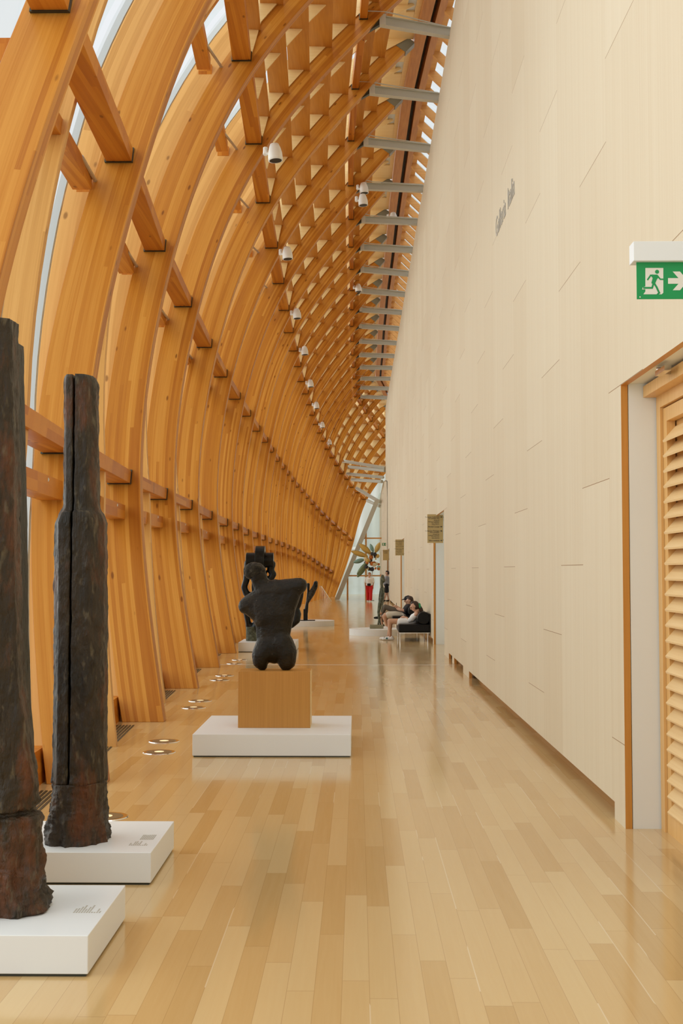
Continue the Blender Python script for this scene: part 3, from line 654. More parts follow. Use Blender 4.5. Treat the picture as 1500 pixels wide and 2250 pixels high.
def q(px, py, Y, dy=0):
    v = at(px, py, Y + dy); return v

# ---- dark torso
D = 11.97; k_ = D / F
def T(px, py, r, dy=0, ry=None):   # point with radius in px
    return (at(px, py, D + dy), (r * k_, (ry if ry is not None else min(r * k_, .13)), r * k_))
ch = [
 [T(566, 1262, 19, -.01, .07), T(570, 1276, 18, 0, .065), T(580, 1292, 22, 0, .07)],
 [T(584, 1300, 24, 0, .085), T(625, 1295, 23, 0, .085), T(655, 1288, 19, -.01, .075), T(660, 1285, 15.5, -.01, .07)],
 [T(580, 1312, 25, .01, .09), T(550, 1328, 23, .02, .085), T(541, 1332, 18.5, .02, .08), T(538, 1328, 14, .02, .07)],
 [T(604, 1300, 28, 0, .09), T(640, 1300, 22, 0, .08)],
 [T(549, 1333, 20, .02, .08), T(566, 1340, 25, .01, .09), T(590, 1352, 32, .01, .1)],
 [T(640, 1304, 22, 0, .085), T(624, 1335, 27, .01, .1)],
 [T(597, 1425, 22, 0, .1), T(599, 1438, 14, 0, .08)],
 [T(596, 1322, 43, .01, .11), T(602, 1350, 46, .01, .12)],
 [T(578, 1330, 30, .01, .11), T(584, 1356, 30, .01, .12)],
 [T(624, 1312, 30, .01, .10), T(619, 1348, 30, .01, .11)],
 [T(603, 1350, 45, .01, .11), T(600, 1402, 38, .01, .10)],
 [T(600, 1402, 38, .01, .10), T(602, 1420, 39, 0, .11)],
 [T(588, 1420, 28, -.01, .10), T(574, 1438, 21.5, -.02, .10), T(572, 1452, 18, -.02, .085), T(576, 1462, 12, -.01, .07)],
 [T(617, 1414, 28, -.02, .11), T(628, 1433, 25, -.02, .11), T(630, 1452, 21, -.02, .085), T(628, 1461, 14, -.01, .075)],
]
to = empty('torso_sculpture', (at(602, 1474, D).x, D, .742), 'dark bronze headed torso without arms, on the wooden box pedestal', 'sculpture')
blob('body', ch, M_stone, to, vox=.010, smooth=6)
hc_ = at(559, 1254, D); hb = [[(hc_, (25.5 * k_, .10, 19.5 * k_))], [(hc_ + Vector((-.03, 0, -.012)), (18 * k_, .09, 17 * k_))]]
hd_ = blob('hair', hb, M_hair, to, vox=.009, smooth=2)
tx = bpy.data.textures.new('rough', 'CLOUDS'); tx.noise_scale = .018
dm = hd_.modifiers.new('rough', 'DISPLACE'); dm.texture = tx; dm.strength = .012

# ---- looping black bronze behind it
D2 = 26.5
def B2(px, py, dy=0): return at(px, py, D2 + dy)
lb = empty('loop_sculpture', (B2(551, 1412).x, D2, .2), 'black bronze figure of looping bands on a round base, behind the torso', 'sculpture')
m_ = MB(); c0 = B2(555, 1412); m_.disc((c0.x, D2, .2), .145, .30, 40, r2=.145); m_.build('round_base', M_verd, lb)
m_ = MB()   # horizontal drum
a_, b_ = B2(541, 1231), B2(601, 1231); m_.tube([a_, a_.lerp(b_, .5), b_], .165, 32); m_.build('drum', M_blackb, lb, smooth=False, bevel=.01)
m_ = MB(); cx_, cz_ = B2(572, 1230).x, B2(572, 1230).z
vs = []; n = 36
for k in range(n):
    t_ = 2 * math.pi * k / n
    for rr, xx in ((.30, -.10), (.30, .10), (.19, .10), (.19, -.10)): vs.append((cx_ + xx, D2 + math.cos(t_) * rr, cz_ + math.sin(t_) * rr))
m_.add(vs, [(4 * k + j, 4 * k + (j + 1) % 4, 4 * ((k + 1) % n) + (j + 1) % 4, 4 * ((k + 1) % n) + j) for k in range(n) for j in range(4)]); m_.build('upright_ring', M_blackb, lb, bevel=.008)
blob('arms_and_legs', [
 [(B2(596, 1240), .10), (B2(594, 1252), .075), (B2(600, 1262), .075), (B2(593, 1274), .075), (B2(580, 1290), .09)],
 [(B2(546, 1238), .10), (B2(543, 1258), .08), (B2(541, 1275), .075), (B2(536, 1290), .07), (B2(541, 1304), .075), (B2(556, 1316), .10)],
 [(B2(570, 1262), .16), (B2(572, 1290), .2), (B2(580, 1330), .24), (B2(600, 1360), .25)],
 [(B2(545, 1320), .09), (B2(541, 1345), .07), (B2(545, 1368), .06), (B2(546, 1384), .06)],
 [(B2(648, 1330), .075), (B2(652, 1350), .10), (B2(650, 1362), .10), (B2(640, 1374), .07), (B2(610, 1378), .12)],
 [(B2(575, 1375), .2), (B2(600, 1378), .15)], [(B2(560, 1385), .12), (B2(575, 1370), .2)]], M_blackb, lb, vox=.02, smooth=5)
blob('brown_arm', [[(B2(660, 1290), .09), (B2(659, 1310), .075), (B2(655, 1328), .07), (B2(651, 1337), .065)]], M_stone, lb, vox=.016, smooth=3)

# ---- horn sculpture on the round cream plinth
D3 = 38.2
hs = empty('horn_sculpture', (at(674, 1363, D3).x, D3, .16), 'dark sculpture with a tall post and a flaring horn, right of the torso', 'sculpture')
def B3(px, py, dy=0): return at(px, py, D3 + dy)
m_ = MB(); b0 = B3(675, 1363); m_.box(b0.x - .3, b0.x + .24, D3 - .15, D3 + .15, .16, .185); m_.box(b0.x - .12, b0.x + .01, D3 - .06, D3 + .06, .185, .52); m_.build('foot', M_blackb, hs, bevel=.006)
blob('post', [[(B3(672, 1345), .07), (B3(675, 1320), .04), (B3(677, 1300), .04), (B3(677, 1284), .05)]], M_blackb, hs, vox=.014)
blob('horn', [[(B3(669, 1345), .03), (B3(676, 1322), .05), (B3(684, 1304), .10), (B3(692, 1289), .085), (B3(694, 1280), .06)]], M_hair, hs, vox=.014)
blob('horn_mouth', [[(B3(692.5, 1281, -.06), .06), (B3(694.5, 1287, -.06), .05)]], M_blackb, hs, vox=.012)

# ---- thin standing figure
D4 = 33.0
def B4(px, py, dy=0): return at(px, py, D4 + dy)
fs = empty('figure_sculpture', (B4(827, 1383).x, D4, .165), 'thin weathered green bronze standing figure beside the seated visitors', 'sculpture')
m_ = MB(); m_.box(B4(812, 1380).x, B4(842, 1380).x, D4 - .2, D4 + .2, .165, .26); m_.build('block', mat('stone_block', (.25, .22, .13), .7)[0], fs, bevel=.01)
blob('figure', [
 [(B4(841, 1276), 0.0629), (B4(840, 1266), 0.0444)], [(B4(840, 1272), 0.0629), (B4(838, 1284), 0.0370), (B4(839, 1290), 0.0370)],
 [(B4(839, 1290), 0.0444), (B4(840, 1302), 0.0555), (B4(838, 1316), 0.0481), (B4(835, 1326), 0.0555)],
 [(B4(843, 1293, -.1), 0.0259), (B4(843, 1312, -.1), 0.0207), (B4(840, 1332, -.1), 0.0163), (B4(837, 1345, -.1), 0.0148)],
 [(B4(836, 1294, .1), 0.0259), (B4(833, 1312, .1), 0.0207), (B4(832, 1328, .1), 0.0148)],
 [(B4(834, 1326, -.05), 0.0481), (B4(831, 1345, -.05), 0.0333), (B4(832, 1362, -.05), 0.0222), (B4(830, 1377, -.05), 0.0259), (B4(826, 1379, -.05), 0.0222)],
 [(B4(836, 1328, .06), 0.0444), (B4(832, 1346, .06), 0.0333), (B4(834, 1363, .06), 0.0222), (B4(836, 1377, .06), 0.0259)]], M_verd, fs, vox=.010, smooth=2)

# ---- tall bronze columns, lofted with rough skin
def loft(name, rings, m, parent, amp, seed=0, sub=2):
    vs = []; n = len(rings[0]); h = len(rings)
    for r in rings: vs += r
    out = []
    for j, r in enumerate(rings):
        c = sum(r, Vector()) / n
        for p in r:
            d = (p - c); d.z = 0; L = d.length or 1
            nz = noise.fractal(Vector((p.x * 16, p.y * 16, p.z * 7)) + Vector((seed, 0, 0)), .55, 2.2, 7) * .8
            out.append(p + d / L * nz * amp(p.z) if not isinstance(amp, (int, float)) else p + d / L * nz * amp)
    mb = MB(); mb.v = out
    mb.f = [(j * n + k, j * n + (k + 1) % n, (j + 1) * n + (k + 1) % n, (j + 1) * n + k) for j in range(h - 1) for k in range(n)]
    mb.f += [tuple(range(n - 1, -1, -1)), tuple((h - 1) * n + k for k in range(n))]; mb.mi = [0] * len(mb.f)
    return mb.build(name, m, parent, smooth=True)
def resample(poly, n):
    P = [Vector((p[0], p[1])) for p in poly]; P.append(P[0]); L = [0]
    for a, b in zip(P, P[1:]): L.append(L[-1] + (b - a).length)
    out = []
    for k in range(n):
        t_ = L[-1] * k / n; j = 0
        while L[j + 1] < t_: j += 1
        u = (t_ - L[j]) / (L[j + 1] - L[j] or 1); out.append(P[j].lerp(P[j + 1], u))
    return out
# notched column: outline read at its own distance
D5 = 7.05
Lx = [(828, 147), (845, 144), (1112, 143), (1150, 125), (1300, 124), (1600, 121), (1700, 119), (1740, 118), (1790, 113), (1825, 106), (1850, 108)]
Rx_ = [(828, 207), (845, 213), (1112, 216), (1147, 232), (1300, 232), (1600, 232), (1700, 232), (1740, 230), (1790, 231), (1825, 236), (1850, 238)]
nc = empty('column_sculpture', (-1.59, D5, .174), 'tall dark bronze column with a narrow slot and stepped shoulders', 'sculpture')
ztop = at(170, 828, D5).z; rings = []; rl = []; rr_ = []; H = 150
slot_x = lambda py: interp(py, [(830, 173), (1120, 171.5), (1720, 165)])
def colring(py, a, b, half):
    z = max(at(0, py, D5).z, .174); X0, X1 = at(a, py, D5).x, at(b, py, D5).x; sx = at(slot_x(py), py, D5).x; g_ = .0065
    w_ = X1 - X0; dd = .16 if w_ > .22 else .12; dd *= 1 if py < 1700 else 1 + (py - 1700) / 150 * .2
    if half == 0: poly = [(X0, -dd * .35), (X0 + w_ * .18, -dd), (sx - g_, -dd * 1.05), (sx - g_, dd), (X0 + w_ * .15, dd), (X0, dd * .3)]
    elif half == 1: poly = [(sx + g_, -dd * 1.05), (X0 + w_ * .78, -dd * .95), (X1, -dd * .3), (X1, dd * .4), (X0 + w_ * .8, dd), (sx + g_, dd)]
    else: poly = [(X0, -dd * .35), (X0 + w_ * .18, -dd), (X0 + w_ * .42, -dd * 1.05), (X0 + w_ * .78, -dd * .95), (X1, -dd * .3), (X1, dd * .4), (X0 + w_ * .8, dd), (X0 + w_ * .15, dd), (X0, dd * .3)]
    return [Vector((p.x, D5 + p.y, z)) for p in resample(poly, 56)]
def pyr(a, b, n): return [a + (b - a) * k / n for k in range(n + 1)]
amp = lambda z: .010 if z > 2.35 else (.006 if z > .55 else .006 + (.55 - z) * .06)
loft('left_half', [colring(y, interp(y, Lx), interp(y, Rx_), 0) for y in pyr(1716, 830, 130)], M_bronze, nc, lambda z: .009, 3)
loft('right_half', [colring(y, interp(y, Lx), interp(y, Rx_), 1) for y in pyr(1716, 829, 130)], M_bronze, nc, lambda z: .009, 8)
loft('foot_block', [colring(y, interp(y, Lx), interp(y, Rx_), 2) for y in pyr(1849, 1714, 50)], M_bronze, nc, lambda z: .012 + max(0, .5 - z) * .07, 5)
m_ = MB(); sz0, sz1 = at(0, 1716, D5).z, at(0, 836, D5).z; sxx0, sxx1 = at(165, 1716, D5).x, at(173, 836, D5).x
m_.hexa([(sxx0 - .012, D5 + .02, sz0), (sxx0 + .012, D5 + .02, sz0), (sxx0 + .012, D5 + .06, sz0), (sxx0 - .012, D5 + .06, sz0)], [(sxx1 - .012, D5 + .02, sz1), (sxx1 + .012, D5 + .02, sz1), (sxx1 + .012, D5 + .06, sz1), (sxx1 - .012, D5 + .06, sz1)]); m_.build('slot_back', M_black, nc)
# nearest column: broad slab with a shorter dark slab behind
D6 = 5.62
R6 = [(706, 31), (760, 32), (900, 34), (1200, 37), (1500, 46), (1600, 62), (1690, 75), (1725, 79), (1765, 78), (1779, 67), (1784, 70), (1795, 87), (1920, 88), (1950, 91), (1975, 104), (1995, 106), (2007, 70), (2016, 55)]
bc = empty('column_sculpture', (-1.70, D6, .172), 'tallest rust brown bronze column at the left edge of the frame, cracked near its foot', 'sculpture')
def ring6(py, x0off=0):
    z = max(at(0, py, D6).z, .172); X1 = at(interp(py, R6), py, D6).x; X0 = -1.92 - (.03 if py > 1900 else 0); dd = .13 + (.03 if py > 1900 else 0)
    ins = .03 if 1776 < py < 1790 else 0
    poly = [(X0, -dd * .6), (X0 + .08, -dd), (X1 - .10, -dd + ins), (X1, -dd * .45 + ins), (X1 - ins, dd * .6), (X1 - .06, dd), (X0, dd)]
    return [Vector((p.x, D6 + p.y, z)) for p in resample(poly, 64)]
loft('front_slab', [ring6(y) for y in pyr(2014, 706, 240)], M_bronze, bc, lambda z: .009 + (max(0, .95 - z) * .04), 20)
R7 = [(761, 51), (960, 55), (1200, 60), (1400, 62), (1560, 68), (1605, 72), (1690, 75), (1800, 80)]
def ring7(py):
    z = at(0, py, D6 + .28).z; X1 = at(interp(py, R7), py, D6 + .28).x; poly = [(X1 - .26, -.07), (X1, -.07), (X1, .07), (X1 - .26, .07)]
    return [Vector((p.x, D6 + .22 + p.y, max(z, .172))) for p in resample(poly, 36)]
loft('rear_slab', [ring7(y) for y in pyr(1990, 761, 110)], bronze('dark_patina', (.012, .013, .009), (.022, .022, .014), (.04, .03, .018), 5, .45, .6), bc, lambda z: .003, 30)

# ---- recessed floor lights
for k, (x, y) in enumerate([(-1.74, 8.57), (-1.86, 11.6), (-1.93, 12.34), (-2.04, 15.37), (-2.06, 16.17), (-2.15, 19.26), (-2.16, 20.06), (-2.26, 22.66), (-2.25, 23.59)]):
    e = empty('floor_light', (x, y, 0), ['steel rimmed floor light half hidden behind the notched bronze column', 'round floor light nearest the wide plinth, closer of the pair', 'round floor light left of the wide plinth, farther of the pair',
        'closer light of the second pair along the rib feet', 'farther light of the second pair along the rib feet', 'closer light of the third pair along the rib feet', 'farther light of the third pair along the rib feet', 'closer light of the fourth pair, just left of the wooden box', 'farther light of the fourth pair, by the rear white plinth'][k], 'floor light', 'round uplights set in the floor')
    m_ = MB(); m_.disc((x, y, 0), .155, .006, 40, r2=.148); m_.build('rim', M_chrome, e)
    m_ = MB(); m_.disc((x, y, .006), .118, .002, 40); ln_ = m_.build('lens', mat('dim_lens', (.22, .17, .10), .3, .2)[0], e)
    m_ = MB(); m_.disc((x, y, .008), .045, .001, 24); m_.build('lamp', M_glow, ln_)

# ---- white spotlight heads
sp = [(604, 336, 19.6), (631, 557, 27.7), (652, 690, 34.5), (669, 771, 40.8), (682, 843, 47.0), (695, 891, 52.5), (708, 934, 60), (724, 972, 68)]
def spot(px, py, Y, label, tiltx=0, side=-1, hang=0):
    c = at(px, py, Y); e = empty('spotlight', c, label, 'spotlight', 'white spotlights under the roof')
    s_ = 1.0; m_ = MB(); ax = Vector((.08 * -side, -.05, -1)).normalized()
    pts = [c + ax * t_ for t_ in (-.16, -.145, -.08, .0, .09, .13)]; m_.tube(pts, [.035, .07, .095, .115, .118, .118], 24); hd2 = m_.build('head', M_lamp, e, smooth=True)
    m_ = MB(); m_.tube([c + ax * .125, c + ax * .1315], .100, 24); m_.build('mouth', M_black, hd2)
    m_ = MB(); m_.tube([c + Vector((side * .09, 0, -.02)), c + Vector((side * .14, 0, .0)), c + Vector((side * .16, .02, .06))], .022, 8); m_.tube([c + Vector((side * .16, .02, -.02)), c + Vector((side * .16, .05, .10))], .038, 12); m_.build('arm', M_lamp, e)
for k, (x, y, Y) in enumerate(sp): spot(x, y, Y, '%s white spotlight down the row under the third purlins' % ORD[k])
spot(797, 440, 30.2, 'white spotlight hanging under the steel beams, pointing down with a black mouth')
spot(799, 414, 31.8, 'white spotlight tucked right behind the hanging one at the beams')
spot(864, 478, 36.2, 'small white spotlight with cable clipped on a steel beam')
spot(787, 633, 44.0, 'dark mouthed spotlight at the beam ends further back')

# ---- exit sign near the camera, on the right wall
E6 = 6.0
def X6(px, py, Y=E6): return at(px, py, Y)
es = empty('exit_sign', (XW, E6, 3.2), 'large green exit sign with running figure and arrow under a white housing', 'sign')
a = X6(1391, 530); b = X6(1391, 573); m_ = MB(); m_.box(a.x, XW - .001, E6, E6 + .095, b.z, a.z); m_.build('housing', M_white, es, bevel=.003)
p0, p1 = X6(1398, 577, E6 + .03), X6(1398, 657, E6 + .03); gx0 = p0.x; gz1 = b.z; gz0 = p1.z; m_ = MB(); m_.box(gx0, XW - .012, E6 + .03, E6 + .037, gz0, gz1); gp = m_.build('green_panel', M_green, es)
def zc(u, v): return at(1280 + u / 4.5, 480 + v / 4.5, E6 + .03)
def flat(pts, y, th=.001): return [Vector((zc(u, v).x, E6 + .03 - y, zc(u, v).z)) for u, v in pts]
m_ = MB(); m_.prism(flat([(618, 490), (795, 490), (795, 735), (780, 750), (752, 750), (770, 735), (745, 733), (728, 750), (598, 750), (618, 722), (618, 700), (586, 703), (592, 680), (618, 672)], .001), (0, .001, 0)); m_.build('doorway_mark', M_exitw, gp)
m_ = MB()
cc = zc(733, 528); rr = abs(zc(753, 528).x - cc.x); m_.prism([Vector((cc.x + rr * math.cos(t_ * math.pi / 12), E6 + .028, cc.z + rr * math.sin(t_ * math.pi / 12))) for t_ in range(24)], (0, .001, 0))
def stroke(m_, pts, w_):
    for (u0, v0), (u1, v1) in zip(pts, pts[1:]):
        d_ = Vector((u1 - u0, v1 - v0)).normalized(); n_ = Vector((-d_.y, d_.x)) * w_ / 2; d_ = d_ * w_ * .3
        m_.prism(flat([(u0 + n_.x - d_.x, v0 + n_.y - d_.y), (u1 + n_.x + d_.x, v1 + n_.y + d_.y), (u1 - n_.x + d_.x, v1 - n_.y + d_.y), (u0 - n_.x - d_.x, v0 - n_.y - d_.y)], .002 + random.uniform(0, .0004)), (0, .0005, 0))
m_.prism(flat([(662, 556), (735, 556), (752, 575), (730, 605), (715, 640), (700, 655), (676, 640), (690, 590)], .0025), (0, .0005, 0))
stroke(m_, [(640, 606), (668, 566), (690, 562)], 15); stroke(m_, [(735, 568), (765, 602), (796, 602)], 14)
stroke(m_, [(700, 635), (684, 687), (600, 687)], 18); stroke(m_, [(704, 640), (728, 680), (752, 732)], 18)
m_.build('running_figure', M_green, gp)
m_ = MB(); m_.prism(flat([(842, 590), (945, 590), (888, 525), (960, 525), (1038, 617), (960, 710), (888, 710), (945, 646), (842, 646)], .001), (0, .001, 0)); m_.build('arrow', M_exitw, gp)
m_ = MB(); cc = zc(565, 777); m_.tube([(cc.x, E6 + .029, cc.z), (cc.x, E6 + .031, cc.z)], .0033, 14); m_.build('dot', M_exitw, gp)
# distant exit signs
for (px, py, Y, w_, h_, lab) in [(844.2, 1196, 73.8, .27, .16, 'small green exit sign far down the hall on the panelled wall'), (831.5, 1246.5, 71.9, .19, .14, 'tiny green exit sign at the far glass end, right of the flower sculpture')]:
    c = at(px, py, Y); e = empty('exit_sign', c, lab, 'sign'); m_ = MB(); m_.box(c.x - w_ / 2, c.x + w_ / 2, Y, Y + .03, c.z - h_ / 2, c.z + h_ / 2); gq_ = m_.build('green_panel', M_green, e)
    m_ = MB(); m_.box(c.x - w_ * .35, c.x - w_ * .08, Y - .004, Y, c.z - h_ * .35, c.z + h_ * .35); m_.build('doorway_mark', M_exitw, gq_)
    m_ = MB(); m_.prism([(c.x + w_ * .05, Y - .004, c.z - h_ * .1), (c.x + w_ * .2, Y - .004, c.z - h_ * .1), (c.x + w_ * .2, Y - .004, c.z - h_ * .3), (c.x + w_ * .42, Y - .004, c.z), (c.x + w_ * .2, Y - .004, c.z + h_ * .3), (c.x + w_ * .2, Y - .004, c.z + h_ * .1), (c.x + w_ * .05, Y - .004, c.z + h_ * .1)], (0, .003, 0)); m_.build('arrow', M_exitw, gq_)

# ---- tan direction signs standing out from the wall at the doors
RS = Matrix(((1, 0, 0, 0), (0, 0, -1, 0), (0, 1, 0, 0), (0, 0, 0, 1)))
def dsign(px0, px1, py0, py1, Y, label, lines, arrows):
    a, b = at(px0, py0, Y), at(px1, py1, Y); e = empty('direction_sign', (b.x, Y, b.z), label, 'sign')
    m_ = MB(); m_.box(a.x, b.x, Y, Y + .02, b.z, a.z); pn = m_.build('panel', M_sign, e)
    Hh = a.z - b.z; Wd = b.x - a.x
    m_ = MB(); m_.box(b.x - .01, max(b.x, XW) + .005, Y + .003, Y + .017, a.z - Hh * .12, a.z - Hh * .08); m_.box(b.x - .01, max(b.x, XW) + .005, Y + .003, Y + .017, b.z + Hh * .08, b.z + Hh * .12); m_.build('bracket', M_dark, e)
    for k, (s_, fy, big) in enumerate(lines):
        sz = .038 if big else .030
        text('wording', s_, sz, Matrix.Translation((a.x + Wd * .76, Y - .002, a.z - Hh * fy)) @ RS, M_text, pn, .001 if big else .0005, 'RIGHT')
    m_ = MB()
    for fy in arrows:
        x, z = a.x + Wd * .80, a.z - Hh * fy + .012
        m_.prism([(x, Y - .003, z - .004), (x + .025, Y - .003, z - .004), (x + .025, Y - .003, z - .018), (x + .055, Y - .003, z), (x + .025, Y - .003, z + .018), (x + .025, Y - .003, z + .004), (x, Y - .003, z + .004)], (0, .002, 0))
    m_.build('arrows', M_text, pn)
L1 = [('European Collection', .115, 1), ('& Canadian Art', .165, 1), ('Group Of', .225, 0), ('Thomson Collection', .275, 0), ('Tom Thomson', .32, 0), ('Henry Moore', .37, 0), ('Member Lounge', .455, 1), ('Collection Thomson', .60, 1), ('d\'art canadien', .65, 1), ('Groupe des', .71, 0), ('Collection Thomson', .755, 0), ('Tom Thomson', .80, 0), ('Salon des arts', .85, 0), ('Salon membres', .935, 1)]
dsign(938.5, 973.2, 1130, 1193, 27.6, 'tan direction sign with arrows, largest, at the doorway beyond the bench', L1, [.115, .455, .60, .935])
dsign(868.3, 887.2, 1185.5, 1220.5, 49.3, 'tan direction sign with arrows, middle of three down the hall', L1, [.115, .455, .60, .935])
dsign(841, 854, 1208, 1231, 68.1, 'farthest and smallest tan direction sign, below the distant exit sign', L1[:6], [.115])

# ---- benches
def bench(y0, y1, label):
    e = empty('bench', (1.35, (y0 + y1) / 2, 0), label, 'bench', 'black leather benches')
    m_ = MB(); m_.box(.99, 1.75, y0, y1, .215, .415); m_.build('seat', M_leather, e, bevel=.03)
    m_ = MB(); m_.tube([(1.60, y0 + .03, .56), (1.60, y1 - .03, .56)], .155, 24); m_.build('bolster', M_leather, e, bevel=.02)
    m_ = MB(); m_.box(1.735, 1.762, y0, y1, .22, .66); m_.build('back_board', M_leather, e)
    for x in (1.03, 1.70):
        for y in (y0 + .03, y1 - .05):
            m_ = MB(); m_.tube([(x, y, 0), (x, y, .2)], .014, 10); m_.build('leg', M_chrome, e)
    m_ = MB(); m_.box(1.0, 1.74, y0 + .02, y0 + .045, .195, .213); m_.box(1.0, 1.74, y1 - .045, y1 - .02, .195, .213); m_.build('frame', M_chrome, e)
bench(29.75, 31.4, 'black leather bench nearest the camera with chrome legs, woman in white seated')
bench(35.1, 38.2, 'black leather bench farther along the wall, mostly hidden behind the first visitor')

# ---- people
M_skin = mat('skin', (.62, .36, .24), .5)[0]; M_hairb = mat('brown_hair', (.045, .022, .012), .5)[0]; M_hairr = mat('ginger_hair', (.32, .13, .045), .5)[0]
M_wc = mat('white_cotton', (.86, .87, .87), .8)[0]; M_bc = mat('black_cotton', (.012, .012, .016), .8)[0]; M_gc = mat('grey_cotton', (.30, .32, .36), .8)[0]
M_bg = mat('beige_cotton', (.62, .57, .47), .8)[0]; M_gt = mat('taupe_trousers', (.14, .12, .095), .8)[0]; M_red = mat('red_cloth', (.62, .01, .012), .7)[0]; M_tl = mat('teal_stripe', (.0, .12, .12), .5)[0]
def hand(p, d, r=.013, side=Vector((0, 1, 0)), curl=Vector((0, 0, -1))):
    """palm and five separate fingers as chains; p wrist, d pointing direction"""
    d = d.normalized(); side = (side - d * side.dot(d)).normalized(); ch = []
    c = p + d * .05; ch.append([(p, .024), (c, (.03, .03, .03)), (p + d * .085, .028)])
    for k, (off, L) in enumerate(((-.030, .062), (-.010, .074), (.010, .070), (.030, .055))):
        b_ = p + d * .085 + side * off; m1 = b_ + d * L * .45 + curl * .008; m2 = m1 + d * L * .35 + curl * .022; m3 = m2 + d * L * .15 + curl * .02
        ch.append([(b_, .0105), (m1, .0095), (m2, .0085), (m3, .0075)])
    t0 = p + d * .03 + side * -.028; ch.append([(t0, .013), (t0 + side * -.022 + d * .03, .0105), (t0 + side * -.026 + d * .055 + curl * .01, .009)])
    return ch
def head(c, face, up=Vector((0, 0, 1)), s=1.0):
    """cranium, jaw, nose, brow, lips and ears; face is the looking direction"""
    face = face.normalized(); side = face.cross(up).normalized(); up = side.cross(face).normalized()
    g = lambda f, u, l=0: c + face * f * s + up * u * s + side * l * s
    return [[(g(-.012, .025), .088 * s), (g(.012, .0), .076 * s)], [(g(.02, -.03), .062 * s), (g(.045, -.075), .036 * s)], [(g(.07, .03), .03 * s), (g(.075, .012), .02 * s)],
            [(g(.092, .01), .011 * s), (g(.112, -.018), .012 * s)], [(g(.083, -.043, -.012), .011 * s), (g(.083, -.043, .012), .011 * s)], [(g(.082, -.053, -.01), .010 * s), (g(.082, -.053, .01), .010 * s)],
            [(g(-.005, .005, .082), .018 * s), (g(-.008, -.02, .080), .012 * s)], [(g(-.005, .005, -.082), .018 * s), (g(-.008, -.02, -.080), .012 * s)], [(g(-.025, -.05), .05 * s), (g(-.035, -.12), .05 * s)]]
def eyes(c, face, parent, up=Vector((0, 0, 1))):
    face = face.normalized(); side = face.cross(up).normalized(); up = side.cross(face).normalized(); m_ = MB()
    for l in (-.03, .03):
        p = c + face * .083 + up * .005 + side * l; m_.tube([p - face * .01, p + face * .006], .011, 10)
    m_.build('eyes', M_black, parent)
# woman in white on the near bench, facing left, looking at a phone
Y = 30.35
def G(px, py, dy=0): return at(px, py, Y + dy)
e = empty('person', (1.5, Y, 0), 'person in white top and white shorts with green hair tie, looking at a phone', 'person')
hc = G(909.5, 1332.5); fdir = Vector((-1, -.12, -.55)); upv = Vector((-.45, 0, 1))
wf1, wf2 = G(853, 1400, -.03), G(848, 1396, .18)
wf1.z = .09; wf2.z = .10
bodyc = head(hc, fdir, upv) + [
 [(G(915, 1345), .05), (G(914, 1352), .075)],
 [(G(914, 1350, -.15), .055), (G(914, 1350, .15), .055)], [(G(912, 1352), (.085, .15, .07)), (G(908, 1362), (.09, .13, .08)), (G(905, 1368), (.10, .16, .085))],
 [(G(915, 1350, -.19), .048), (G(905, 1361, -.22), .040), (G(899, 1365, -.2), .036), (G(892, 1358, -.08), .028)],
 [(G(915, 1350, .19), .048), (G(905, 1361, .22), .040), (G(898, 1363, .18), .036), (G(892, 1357, .08), .028)],
 [(G(903, 1367, -.09), .088), (G(880, 1366, -.1), .078), (G(856, 1364.5, -.09), .062), (G(856, 1378, -.08), .055), (G(857, 1397, -.05), .037), (Vector((wf1.x + .06, Y - .04, .08)), .035)],
 [(G(903, 1367, .09), .088), (G(880, 1366, .1), .078), (G(858, 1364.5, .1), .062), (G(857, 1378, .13), .055), (G(853, 1396, .16), .037)]]
bodyc += hand(G(892, 1358, -.08), Vector((-1, .25, .25))) + hand(G(892, 1357, .08), Vector((-1, -.25, .25)), side=Vector((0, -1, 0)))
blob('body', bodyc, M_skin, e, vox=.0095, smooth=2)
blob('hair', [[(hc + Vector((.03, 0, .045)), .092), (hc + Vector((.055, 0, -.005)), .085)], [(hc + Vector((-.03, 0, .075)), .062), (hc + Vector((.03, 0, .06)), .08)], [(G(922, 1334), .045), (G(925, 1340), .05), (G(926.5, 1348), .035), (G(928, 1352), .012)]], M_hairb, e, vox=.012, smooth=2)
blob('hair_tie', [[(G(921, 1328, -.02), .035), (G(922, 1334, -.03), .035)]], mat('green_scrunchie', (.05, .35, .16), .7)[0], e, vox=.01)
eyes(hc, fdir, e, upv)
blob('top', [[(G(913, 1353, -.1), .085), (G(913, 1353, .1), .085)], [(G(911, 1355), (.115, .19, .09)), (G(907, 1363), (.12, .17, .10)), (G(905, 1368), (.13, .185, .09))], [(G(914, 1353, -.17), .06), (G(905, 1360, -.22), .07), (G(900, 1362.5, -.21), .06)], [(G(914, 1353, .17), .06), (G(905, 1360, .22), .07), (G(900, 1362.5, .19), .06)]], M_wc, e, vox=.013)
blob('shorts', [[(G(904, 1368, -.09), .11), (G(890, 1367, -.1), .108), (G(878, 1367, -.1), .10)], [(G(904, 1368, .09), .11), (G(890, 1367, .1), .108), (G(878, 1367, .1), .10)], [(G(905, 1368), .12)]], M_wc, e, vox=.013)
for wf, dy in ((wf1, -.05), (wf2, .16)):
    x0 = wf.x; shoe_ = blob('shoe', [[(Vector((x0 + .10, Y + dy, .042)), (.05, .042, .04)), (Vector((x0 + .0, Y + dy, .040)), (.05, .045, .038)), (Vector((x0 - .12, Y + dy, .034)), (.05, .045, .032))], [(Vector((x0 + .08, Y + dy, .07)), .045)]], M_wc, e, vox=.009)
    m_ = MB(); m_.box(x0 - .06, x0 - .02, Y + dy - .047, Y + dy - .03, .03, .07); m_.build('stripe', M_tl, shoe_)
